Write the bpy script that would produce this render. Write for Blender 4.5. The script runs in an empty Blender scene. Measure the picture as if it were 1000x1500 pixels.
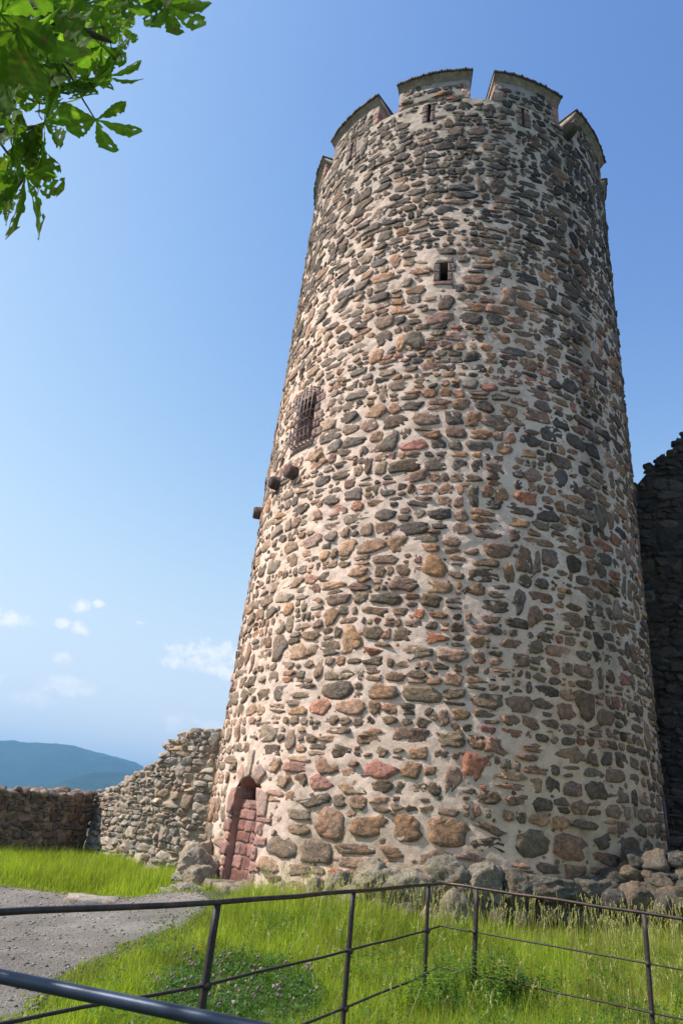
import bpy, math, random
import numpy as np
from mathutils import Vector, Matrix
R = math.radians
random.seed(7)
rng = np.random.default_rng(11)
C = bpy.context.scene.collection
sc = bpy.context.scene

# ---------------------------------------------------------------- camera
PITCH, ROLL, CZ, F = .425, .108, 1.5, 1000.
fw = np.array([0, math.cos(PITCH), math.sin(PITCH)])
up0 = np.array([0, -math.sin(PITCH), math.cos(PITCH)]); rt0 = np.array([1., 0, 0])
RT = math.cos(ROLL) * rt0 + math.sin(ROLL) * up0
UP = -math.sin(ROLL) * rt0 + math.cos(ROLL) * up0
cam = bpy.data.cameras.new('camera'); co = bpy.data.objects.new('camera', cam); C.objects.link(co)
m = Matrix([[RT[0], UP[0], -fw[0], 0], [RT[1], UP[1], -fw[1], 0], [RT[2], UP[2], -fw[2], CZ], [0, 0, 0, 1]])
co.matrix_world = m
cam.sensor_fit = 'VERTICAL'; cam.sensor_height = 36; cam.sensor_width = 24; cam.lens = 24
cam.clip_start = .05; cam.clip_end = 40000
cam.dof.use_dof = True; cam.dof.focus_distance = 11.5; cam.dof.aperture_fstop = 10
sc.camera = co
sc.render.resolution_x = 682; sc.render.resolution_y = 1024
CAMP = np.array([0, 0, CZ])

# ---------------------------------------------------------------- light
SUN_EL, SUN_AZ = R(46), R(-97)          # azimuth from +Y towards +X
SUN_STRENGTH, SKY_STRENGTH, EXPOSURE = 2.4, .136, 1.48
w = bpy.data.worlds.new('World'); sc.world = w; w.use_nodes = True
nt = w.node_tree; nt.nodes.clear()
wout = nt.nodes.new('ShaderNodeOutputWorld'); bg = nt.nodes.new('ShaderNodeBackground')
sky = nt.nodes.new('ShaderNodeTexSky'); sky.sky_type = 'NISHITA'; sky.sun_disc = False
sky.sun_elevation = SUN_EL; sky.sun_rotation = SUN_AZ
sky.altitude = 300; sky.air_density = 1.0; sky.dust_density = .5; sky.ozone_density = 2.0
bg.inputs['Strength'].default_value = SKY_STRENGTH
nt.links.new(bg.outputs[0], wout.inputs[0])
sunl = bpy.data.lights.new('sun', 'SUN'); so = bpy.data.objects.new('sun', sunl); C.objects.link(so)
sunl.energy = SUN_STRENGTH; sunl.angle = R(.5); sunl.color = (1, .93, .86)
sd = Vector((math.sin(SUN_AZ) * math.cos(SUN_EL), math.cos(SUN_AZ) * math.cos(SUN_EL), math.sin(SUN_EL)))
so.rotation_euler = sd.to_track_quat('Z', 'Y').to_euler()
so.location = (-20, 0, 30)
sc.view_settings.view_transform = 'Standard'; sc.view_settings.look = 'None'
sc.view_settings.exposure = EXPOSURE; sc.view_settings.gamma = 1; sc.view_settings.use_curve_mapping = False

# directions and pixels of the photograph -> world (used for placing things where they stand)
def ray(x, y):
    d = RT * (x - 500) / F + UP * (750 - y) / F + fw
    return d / np.linalg.norm(d)
def aty(x, y, Y):
    d = ray(x, y); return CAMP + d * Y / d[1]
def atd(x, y, D): return CAMP + ray(x, y) * D
def proj(P):
    d = np.asarray(P, float) - CAMP; ww = d @ fw
    return np.stack([500 + F * (d @ RT) / ww, 750 - F * (d @ UP) / ww], -1)
TX, TY, R0, TK = 2.456, 15.084, 4.392, .012

# clouds: a few small fair-weather puffs low in the sky
def wn(t, **k):
    n = nt.nodes.new(t)
    for a, b in k.items(): setattr(n, a, b)
    return n
def wm(op, a, b=None, c=None):
    n = wn('ShaderNodeMath', operation=op)
    for i, v in enumerate((a, b, c)):
        if v is None: continue
        if isinstance(v, (int, float)): n.inputs[i].default_value = v
        else: nt.links.new(v, n.inputs[i])
    return n.outputs[0]
tc = wn('ShaderNodeTexCoord')
ns = wn('ShaderNodeTexNoise'); ns.inputs['Scale'].default_value = 64; ns.inputs['Detail'].default_value = 7; ns.inputs['Roughness'].default_value = .7
nt.links.new(tc.outputs['Generated'], ns.inputs['Vector'])
clouds = [(10, 905, 34, 11), (120, 888, 14, 9), (144, 885, 9, 6), (90, 914, 13, 8), (119, 921, 16, 9), (94, 964, 14, 8),
          (100, 1006, 36, 14), (44, 1024, 32, 11), (320, 960, 70, 20), (262, 972, 26, 8), (330, 985, 40, 10), (262, 1058, 34, 13),
          (310, 1064, 40, 9), (420, 930, 60, 18), (205, 912, 5, 3), (-70, 980, 60, 18), (-160, 1010, 70, 22), (1150, 1010, 80, 20)]
mask = None
for (px, py, a, b) in clouds:
    d = ray(px, py); e1 = np.cross(d, [0, 0, 1.]); e1 /= np.linalg.norm(e1); e2 = np.cross(e1, d)
    q = []
    for e, s in ((e1, a), (e2, b)):
        v = wn('ShaderNodeVectorMath', operation='DOT_PRODUCT'); v.inputs[1].default_value = tuple(e)
        nt.links.new(tc.outputs['Generated'], v.inputs[0])
        u = wm('DIVIDE', v.outputs['Value'], s * 1.25 / F); q.append(wm('MULTIPLY', u, u))
    dd = wn('ShaderNodeVectorMath', operation='DOT_PRODUCT'); dd.inputs[1].default_value = tuple(d); nt.links.new(tc.outputs['Generated'], dd.inputs[0])
    front = wm('GREATER_THAN', dd.outputs['Value'], .5)
    f = wm('MULTIPLY', wm('MAXIMUM', wm('SUBTRACT', 1.0, wm('ADD', q[0], q[1])), 0.0), front)
    mask = f if mask is None else wm('MAXIMUM', mask, f)
mr = wn('ShaderNodeMapRange'); mr.inputs['From Min'].default_value = .16; mr.inputs['From Max'].default_value = .72
nt.links.new(wm('ADD', wm('MULTIPLY', mask, .62), wm('MULTIPLY', wm('SUBTRACT', ns.outputs['Fac'], .5), 2.3)), mr.inputs['Value'])
gate = wm('MINIMUM', wm('MULTIPLY', mask, 4.0), 1.0)
cm = wm('MULTIPLY', wm('MULTIPLY', mr.outputs[0], gate), .95)
mix = wn('ShaderNodeMix', data_type='RGBA')
nt.links.new(cm, mix.inputs[0]); # film-like response of the blue sky: deeper overhead, no burnt-out horizon
sep = wn('ShaderNodeSeparateColor'); cmb = wn('ShaderNodeCombineColor'); nt.links.new(sky.outputs[0], sep.inputs[0])
for ci, (pa, pb) in enumerate(((1.035, .365), (1.59, .346), (1.93, .331))):
    nt.links.new(wm('DIVIDE', 1.0, wm('ADD', wm('MULTIPLY', wm('POWER', sep.outputs[ci], -2.4), pa), pb)), cmb.inputs[ci])
nt.links.new(cmb.outputs[0], mix.inputs[6]); mix.inputs[7].default_value = (3.0, 3.02, 3.05, 1)
nt.links.new(mix.outputs[2], bg.inputs['Color'])

# ---------------------------------------------------------------- helpers
def srgb(r, g, b):
    f = lambda c: (c / 255 / 12.92) if c < 10.3 else ((c / 255 + .055) / 1.055) ** 2.4
    return (f(r), f(g), f(b))
def mk(name, V, Fs, mat, parent=None, col=None, smooth=False, loc=None, world=True):
    """V (n,3); Fs list of (k,3)/(k,4) int arrays; col (n,3) linear colour per vertex."""
    V = np.asarray(V, np.float32)
    if loc is not None: V = V - np.asarray(loc, np.float32)
    if not isinstance(Fs, (list, tuple)): Fs = [Fs]
    Fs = [np.asarray(f, np.int32) for f in Fs if len(f)]
    me = bpy.data.meshes.new(name)
    me.vertices.add(len(V)); me.vertices.foreach_set('co', V.ravel())
    nl = sum(f.size for f in Fs); npz = sum(len(f) for f in Fs)
    me.loops.add(nl); me.loops.foreach_set('vertex_index', np.concatenate([f.ravel() for f in Fs]))
    me.polygons.add(npz)
    tot = np.concatenate([np.full(len(f), f.shape[1], np.int32) for f in Fs])
    st = np.concatenate([[0], np.cumsum(tot)[:-1]]).astype(np.int32)
    me.polygons.foreach_set('loop_start', st); me.polygons.foreach_set('loop_total', tot)
    if smooth: me.polygons.foreach_set('use_smooth', np.ones(npz, bool))
    me.update(calc_edges=True)
    if col is not None:
        a = me.color_attributes.new('Col', 'FLOAT_COLOR', 'POINT')
        cc = np.ones((len(V), 4), np.float32); cc[:, :3] = col
        a.data.foreach_set('color', cc.ravel())
    if mat: me.materials.append(mat)
    o = bpy.data.objects.new(name, me); C.objects.link(o)
    if loc is not None: o.location = tuple(float(v) for v in loc)
    if parent is not None:
        o.parent = parent
        o.matrix_parent_inverse = Matrix.Translation(-Vector(parent_world(parent)))
    return o
PW = {}
def parent_world(o):
    l = Vector(PW.get(o.name, tuple(o.location)))
    return l
def setw(o, l): PW[o.name] = tuple(l)
def empty(name, loc):
    o = bpy.data.objects.new(name, None); C.objects.link(o); o.location = tuple(float(v) for v in loc); o.empty_display_size = .3
    setw(o, o.location); return o
def tag(o, label=None, cat=None, group=None, kind=None):
    for k, v in (('label', label), ('category', cat), ('group', group), ('kind', kind)):
        if v: o[k] = v
    return o
class Acc:
    def __init__(s): s.V = []; s.F3 = []; s.F4 = []; s.C = []; s.n = 0
    def add(s, V, F3=None, F4=None, col=None):
        V = np.asarray(V, float)
        if F3 is not None and len(F3): s.F3.append(np.asarray(F3) + s.n)
        if F4 is not None and len(F4): s.F4.append(np.asarray(F4) + s.n)
        s.V.append(V); s.C.append(np.broadcast_to(np.asarray((.5, .5, .5) if col is None else col, float), (len(V), 3))); s.n += len(V)
    def build(s, name, mat, parent=None, **k):
        fs = []
        if s.F3: fs.append(np.concatenate(s.F3))
        if s.F4: fs.append(np.concatenate(s.F4))
        return mk(name, np.concatenate(s.V), fs, mat, parent, col=np.concatenate(s.C), **k)
class VN:   # smooth value noise, vectorised
    def __init__(s, seed, n=64): s.g = np.random.default_rng(seed).random((n, n)); s.n = n
    def one(s, x, y):
        xi = np.floor(x).astype(int); yi = np.floor(y).astype(int); fx = x - xi; fy = y - yi
        fx = fx * fx * (3 - 2 * fx); fy = fy * fy * (3 - 2 * fy); n = s.n; g = s.g
        a = g[xi % n, yi % n]; b = g[(xi + 1) % n, yi % n]; c = g[xi % n, (yi + 1) % n]; d = g[(xi + 1) % n, (yi + 1) % n]
        return (a * (1 - fx) + b * fx) * (1 - fy) + (c * (1 - fx) + d * fx) * fy
    def __call__(s, x, y, oct=4, rough=.5):
        x = np.asarray(x, float); y = np.asarray(y, float); t = 0; a = 1; m = 0
        for i in range(oct): t = t + a * s.one(x * 2 ** i + 17.3 * i, y * 2 ** i + 9.1 * i); m += a; a *= rough
        return t / m * 2 - 1
N1, N2, N3, N4 = VN(1), VN(2), VN(3), VN(4)
def sstep(a, b, v):
    t = np.clip((np.asarray(v, float) - a) / (b - a), 0, 1); return t * t * (3 - 2 * t)
def grid_faces(nu, nv, closed=False):
    i = np.arange(nu - (0 if closed else 1)); j = np.arange(nv - 1)
    I, J = np.meshgrid(i, j, indexing='ij'); I2 = (I + 1) % nu
    return np.stack([I * nv + J, I2 * nv + J, I2 * nv + J + 1, I * nv + J + 1], -1).reshape(-1, 4)
def tube(P, rad, n=8, flat=None, cap=True):
    """tube along points P (k,3); rad scalar or list; returns V,F4,F3."""
    P = np.asarray(P, float); k = len(P); rad = np.broadcast_to(rad, (k,))
    T = np.gradient(P, axis=0); T /= np.linalg.norm(T, axis=1)[:, None]
    ref = np.array([0, 0, 1.]) if abs(T[0, 2]) < .9 else np.array([1., 0, 0])
    V = []
    for i in range(k):
        a = np.cross(T[i], ref); a /= np.linalg.norm(a); b = np.cross(T[i], a)
        th = np.arange(n) / n * 2 * np.pi + np.pi / 4
        V.append(P[i] + rad[i] * (np.cos(th)[:, None] * a * (1 if flat is None else flat[0]) + np.sin(th)[:, None] * b * (1 if flat is None else flat[1])))
    V = np.concatenate(V)
    F4 = []
    for i in range(k - 1):
        for j in range(n): F4.append((i * n + j, i * n + (j + 1) % n, (i + 1) * n + (j + 1) % n, (i + 1) * n + j))
    F3 = []
    if cap:
        V = np.vstack([V, P[0], P[-1]]); c0 = k * n; c1 = k * n + 1
        for j in range(n): F3.append((c0, (j + 1) % n, j)); F3.append((c1, (k - 1) * n + j, (k - 1) * n + (j + 1) % n))
    return V, np.array(F4), (np.array(F3) if F3 else None)

# ---------------------------------------------------------------- materials
def newmat(name):
    mt = bpy.data.materials.new(name); mt.use_nodes = True; n = mt.node_tree; n.nodes.clear()
    o = n.nodes.new('ShaderNodeOutputMaterial'); b = n.nodes.new('ShaderNodeBsdfPrincipled'); n.links.new(b.outputs[0], o.inputs[0])
    return mt, n, b, o
def noise(n, scale, detail=6, rough=.6, vec=None, dist=0):
    t = n.nodes.new('ShaderNodeTexNoise'); t.inputs['Scale'].default_value = scale; t.inputs['Detail'].default_value = detail
    t.inputs['Roughness'].default_value = rough; t.inputs['Distortion'].default_value = dist
    if vec is not None: n.links.new(vec, t.inputs['Vector'])
    return t.outputs['Fac']
def ramp(n, fac, stops):
    r = n.nodes.new('ShaderNodeValToRGB'); n.links.new(fac, r.inputs[0]); e = r.color_ramp.elements
    while len(e) < len(stops): e.new(.5)
    for i, (p, c) in enumerate(stops): e[i].position = p; e[i].color = (*c, 1) if len(c) == 3 else c
    return r.outputs[0]
def mul(n, a, b, t='MULTIPLY', fac=1.):
    x = n.nodes.new('ShaderNodeMix'); x.data_type = 'RGBA'; x.blend_type = t
    if isinstance(fac, float): x.inputs[0].default_value = fac
    else: n.links.new(fac, x.inputs[0])
    for i, v in ((6, a), (7, b)):
        if isinstance(v, tuple): x.inputs[i].default_value = (*v, 1)
        else: n.links.new(v, x.inputs[i])
    return x.outputs[2]
def bump(n, b, h, strength=.5, dist=.02, prev=None):
    x = n.nodes.new('ShaderNodeBump'); x.inputs['Strength'].default_value = strength; x.inputs['Distance'].default_value = dist
    n.links.new(h, x.inputs['Height'])
    if prev is not None: n.links.new(prev, x.inputs['Normal'])
    n.links.new(x.outputs[0], b.inputs['Normal']); return x.outputs[0]
def attr(n, name='Col'):
    a = n.nodes.new('ShaderNodeAttribute'); a.attribute_name = name; return a.outputs['Color']
def geo_pos(n): return n.nodes.new('ShaderNodeNewGeometry').outputs['Position']

def rockmat(name, s1=9, s2=60, b1=.03, b2=.006, lich=None, spread=(.62, 1.35)):
    mt, n, b, o = newmat(name); p = geo_pos(n)
    f1 = noise(n, s1, 8, .65, p, .4); f2 = noise(n, s2, 5, .7, p)
    c = mul(n, attr(n), ramp(n, f1, [(.3, (spread[0],) * 3), (.5, (1, 1, 1)), (.72, (spread[1], spread[1] * .97, spread[1] * .92))]))
    c = mul(n, c, ramp(n, f2, [(.35, (.60,) * 3), (.5, (1,) * 3), (.68, (1.4,) * 3)]))
    ft = noise(n, s1 * .42, 4, .6, p, .8); c = mul(n, c, mul(n, c, (1.32, 1.15, .98)), 'MIX', ramp(n, ft, [(.46, (0, 0, 0)), (.6, (.85, .85, .85))]))
    if lich:
        f3 = noise(n, 3.1, 6, .7, p)
        f4 = noise(n, 28, 4, .7, p)
        mask = n.nodes.new('ShaderNodeMath'); mask.operation = 'MULTIPLY'
        r1 = ramp(n, f3, [(.5, (0, 0, 0)), (.66, (1, 1, 1))]); r2 = ramp(n, f4, [(.48, (0, 0, 0)), (.6, (1, 1, 1))])
        n.links.new(r1, mask.inputs[0]); n.links.new(r2, mask.inputs[1])
        m2 = n.nodes.new('ShaderNodeMath'); m2.operation = 'MULTIPLY'; m2.inputs[1].default_value = .6; n.links.new(mask.outputs[0], m2.inputs[0])
        c = mul(n, c, lich, 'MIX', m2.outputs[0])
    n.links.new(c, b.inputs['Base Color']); b.inputs['Roughness'].default_value = .9; b.inputs['Specular IOR Level'].default_value = .25
    pr = bump(n, b, f1, .9, b1); bump(n, b, f2, .8, b2, pr)
    return mt
M_stone = rockmat('tower_stone', 14, 75, .05, .012, (.32, .28, .22), (.50, 1.5))
M_wallst = rockmat('wall_stone', 8, 60, .03, .008, (.30, .29, .25))
M_boulder = rockmat('boulder_rock', 6, 45, .10, .022, (.34, .31, .25))
M_sand = rockmat('red_sandstone', 9, 70, .03, .008, None, (.75, 1.2))
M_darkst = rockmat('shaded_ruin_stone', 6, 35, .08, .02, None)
# mortar
mt, n, b, o = newmat('lime_mortar'); p = geo_pos(n)
f1 = noise(n, 4.5, 8, .65, p, .3); f2 = noise(n, 45, 6, .7, p); f3 = noise(n, 190, 3, .6, p)
c = mul(n, attr(n), ramp(n, f1, [(.28, (.66, .62, .57)), (.5, (1, 1, 1)), (.7, (1.12, 1.11, 1.08))]))
c = mul(n, c, ramp(n, f2, [(.28, (.55, .52, .48)), (.42, (.9, .89, .87)), (.55, (1, 1, 1)), (.75, (1.12,) * 3)]))
n.links.new(c, b.inputs['Base Color']); b.inputs['Roughness'].default_value = .95; b.inputs['Specular IOR Level'].default_value = .15
pr = bump(n, b, f2, .8, .018); bump(n, b, f3, .6, .004, pr)
M_mortar = mt
def simple(name, col, rough=.6, metal=0, scale=30, var=(.6, 1.3), bmp=.003, col2=None, usecol=False):
    mt, n, b, o = newmat(name); p = geo_pos(n); f = noise(n, scale, 6, .65, p)
    base = attr(n) if usecol else tuple(col)
    c = mul(n, ramp(n, f, [(.3, (var[0],) * 3), (.7, (var[1],) * 3)]), base)
    if col2:
        f2 = noise(n, scale * .35, 5, .7, p); c = mul(n, c, tuple(col2), 'MIX', ramp(n, f2, [(.48, (0, 0, 0)), (.62, (1, 1, 1))]))
    n.links.new(c, b.inputs['Base Color']); b.inputs['Roughness'].default_value = rough; b.inputs['Metallic'].default_value = metal
    bump(n, b, f, .6, bmp); return mt
M_rust = simple('weathered_iron', (.028, .021, .020), .6, .1, 60, (.6, 1.5), .002, (.055, .030, .024))
M_rail = simple('rusty_handrail', (.045, .033, .032), .45, .3, 22, (.6, 1.4), .001, (.12, .055, .042))
M_bluepipe = simple('grey_blue_painted_pipe', (.045, .06, .09), .38, .5, 25, (.8, 1.2), .0005)
M_grille = simple('window_iron', (.21, .145, .14), .6, .2, 60, (.7, 1.3), .001)
M_tile = simple('old_roof_tile', (.06, .042, .036), .85, 0, 18, (.5, 1.6), .006)
M_plaster = simple('cornice_plaster', (.33, .275, .205), .95, 0, 7, (.5, 1.25), .03, (.2, .17, .13))
M_wood = simple('old_oak', (.075, .055, .03), .85, 0, 30, (.5, 1.4), .006, (.05, .07, .02))
M_bark = simple('twig_bark', (.09, .065, .05), .85, 0, 60, (.6, 1.4), .003)
M_dark = simple('slit_darkness', (.02, .018, .017), .95)
def leafmat(name, trans=.45, rough=.45, tint=1.0, spec=.3):
    mt, n, b, o = newmat(name); p = geo_pos(n); f = noise(n, 55, 4, .6, p)
    c = mul(n, attr(n), ramp(n, f, [(.3, (.8,) * 3), (.7, (1.18,) * 3)]))
    n.links.new(c, b.inputs['Base Color']); b.inputs['Roughness'].default_value = rough; b.inputs['Specular IOR Level'].default_value = spec
    t = n.nodes.new('ShaderNodeBsdfTranslucent'); tcx = mul(n, c, (1.75 * tint, 1.8 * tint, .55 * tint)); n.links.new(tcx, t.inputs['Color'])
    mx = n.nodes.new('ShaderNodeMixShader'); mx.inputs[0].default_value = trans
    n.links.new(b.outputs[0], mx.inputs[1]); n.links.new(t.outputs[0], mx.inputs[2]); n.links.new(mx.outputs[0], o.inputs[0])
    return mt
M_grass = leafmat('grass_blade', .45, .5)
M_leaf = leafmat('chestnut_leaf', .6, .7, 1.45, .04)
M_weed = leafmat('weed_leaf', .35, .45)
M_petal = leafmat('clover_petal', .3, .7)

# ---------------------------------------------------------------- ground
def zg(x, y):
    x = np.asarray(x, float); y = np.asarray(y, float)
    side = sstep(-3.4, -1.2, x)
    z = .36 * sstep(7, 11.2, y) * side
    z = z + .3 * sstep(3.6, 6.5, x) * sstep(8.5, 11, y) * (1 - sstep(60, 200, y))
    z = z + .02 * N1(x * .7, y * .7, 3)
    far = np.hypot(x, y - 12)
    return z - 2.2 * sstep(26, 60, far)      # the castle yard ends, the ground drops a little
rad = np.concatenate([np.linspace(0.01, 14, 90), np.linspace(14.3, 60, 60), np.geomspace(62, 16000, 40)])
th = np.linspace(0, 2 * np.pi, 241)[:-1]
RR, TT = np.meshgrid(rad, th, indexing='ij'); X = RR * np.cos(TT); Y = RR * np.sin(TT) + 9
V = np.stack([X, Y, zg(X, Y)], -1).reshape(-1, 3)
i, j = np.meshgrid(np.arange(len(rad) - 1), np.arange(240), indexing='ij'); j2 = (j + 1) % 240
Fq = np.stack([i * 240 + j, (i + 1) * 240 + j, (i + 1) * 240 + j2, i * 240 + j2], -1).reshape(-1, 4)
mt, n, b, o = newmat('soil_under_grass'); p = geo_pos(n)
c = ramp(n, noise(n, 2.5, 8, .65, p), [(.3, (.045, .060, .014)), (.55, (.075, .085, .025)), (.75, (.11, .095, .05))])
n.links.new(c, b.inputs['Base Color']); b.inputs['Roughness'].default_value = 1; bump(n, b, noise(n, 30, 6, .7, p), .8, .03)
tag(mk('ground', V, Fq, mt, smooth=True), kind='structure')

# gravel path
def inpath(x, y):
    """signed: >0 inside the gravel area"""
    x = np.asarray(x, float); y = np.asarray(y, float)
    e = .22 * N2(x * 1.1, y * 1.1, 4) + .10 * N3(x * 5, y * 5, 3)
    # right edge: piecewise line in (x,y)
    xr = np.interp(y, [-4, 5.2, 6.4, 7.5, 8.6, 9.4, 10.2, 11.0, 11.6, 13.0], [-2.1, -2.05, -2.0, -2.05, -1.72, -1.28, -1.05, -1.15, -1.5, -1.6])
    yt = np.interp(x, [-12, -5, -3.7, -2.4, -1.4], [13.4, 13.0, 12.9, 12.4, 11.7])
    return np.minimum(xr - x, (yt - y)) + e
xs = np.arange(-14, -.6, .06); ys = np.arange(-3, 14, .06)
XX, YY = np.meshgrid(xs, ys, indexing='ij')
ins = inpath(XX, YY)
Z = zg(XX, YY) + np.where(ins > 0, .012, -.03 + 0 * ins) + .006 * N4(XX * 6, YY * 6, 3)
mt, n, b, o = newmat('gravel'); p = geo_pos(n)
vo = n.nodes.new('ShaderNodeTexVoronoi'); vo.inputs['Scale'].default_value = 55; n.links.new(p, vo.inputs['Vector'])
c = ramp(n, noise(n, 1.2, 7, .7, p), [(.3, (.13, .115, .098)), (.5, (.19, .172, .152)), (.72, (.26, .235, .21))])
bw = n.nodes.new('ShaderNodeRGBToBW'); n.links.new(vo.outputs['Color'], bw.inputs[0]); vg = mul(n, ramp(n, bw.outputs[0], [(.1, (.36, .35, .33)), (.5, (.5, .49, .47)), (.9, (.7, .68, .66))]), (.5, .5, .5), 'MIX', .2)
c = mul(n, c, mul(n, vg, (2., 2., 2.)))
c = mul(n, c, ramp(n, noise(n, .55, 5, .6, p, .6), [(.35, (.68, .66, .62)), (.55, (1, 1, 1)), (.7, (1.2, 1.18, 1.15))]))
n.links.new(c, b.inputs['Base Color']); b.inputs['Roughness'].default_value = .95
pr = bump(n, b, vo.outputs['Distance'], .9, -.012); bump(n, b, noise(n, 14, 6, .7, p), .6, .02, pr)
M_gravel = mt
tag(mk('gravel_path', np.stack([XX, YY, Z], -1).reshape(-1, 3), grid_faces(len(xs), len(ys)), mt, smooth=True), kind='structure')
# loose pebbles
def pebbles():
    A = Acc(); n_ = 5200
    x = rng.uniform(-6, -.9, n_); y = rng.uniform(5.5, 13.2, n_); k = inpath(x, y) > -.12; x, y = x[k], y[k]
    oc = np.array([[1, 0, 0], [-1, 0, 0], [0, 1, 0], [0, -1, 0], [0, 0, 1], [0, 0, -1.]])
    of = np.array([[0, 2, 4], [2, 1, 4], [1, 3, 4], [3, 0, 4], [2, 0, 5], [1, 2, 5], [3, 1, 5], [0, 3, 5]])
    s = .008 + .022 * rng.random(len(x)) ** 3
    V = oc[None] * s[:, None, None] * rng.uniform(.6, 1.3, (len(x), 6, 3)) * np.array([1, 1, .6])
    V[:, :, 0] += x[:, None]; V[:, :, 1] += y[:, None]; V[:, :, 2] += (zg(x, y) + .014)[:, None]
    Fc = (of[None] + 6 * np.arange(len(x))[:, None, None]).reshape(-1, 3)
    g = rng.uniform(.10, .34, len(x))[:, None] * np.array([[1, .93, .87]]); g = g * rng.uniform(.92, 1.08, g.shape)
    tag(mk('loose_pebbles', V.reshape(-1, 3), Fc, M_wallst, col=np.repeat(g, 6, 0)), 'loose grey pebbles scattered over the gravel path', 'gravel', kind='stuff')
pebbles()

# ---------------------------------------------------------------- rubble masonry generator
def cells(S, aniso, gap, p=None, J=14, K=18, wt=None, seed=0):
    """radial outlines (n,J) of rounded Voronoi cells of seeds S (n,2), in space scaled by aniso in s."""
    r = np.random.default_rng(seed); Q = S.copy(); Q[:, 0] /= aniso; nS = len(Q); J_ = np.arange(J) / J * 2 * np.pi
    out = np.zeros((nS, J)); B = 800
    J_ = (J_[None] + r.uniform(-.40, .40, (nS, J)) * 2 * np.pi / J)
    wt = np.zeros(nS) if wt is None else wt
    for s in range(0, nS, B):
        q = Q[s:s + B]; d2 = ((q[:, None] - Q[None]) ** 2).sum(-1); d2[np.arange(len(q)), s + np.arange(len(q))] = 1e9
        kk = min(K, nS - 1)
        idx = np.argpartition(d2, kk - 1, axis=1)[:, :kk]; v = Q[idx] - q[:, None]; L = np.linalg.norm(v, axis=2) + 1e-6
        dk = (L ** 2 + wt[s:s + B][:, None] - wt[idx]) / (2 * L)
        dk = np.maximum(dk - gap[s:s + B][:, None], .012)
        ph = np.arctan2(v[..., 1], v[..., 0])
        cs = np.maximum(np.cos(J_[s:s + B][:, None, :] - ph[..., None]), 0) / dk[..., None]
        pp = r.uniform(12, 40, len(q))[:, None] if p is None else np.full((len(q), 1), p)
        out[s:s + B] = (cs ** pp[..., None]).sum(1) ** (-1 / pp)
    return out, J_
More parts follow.
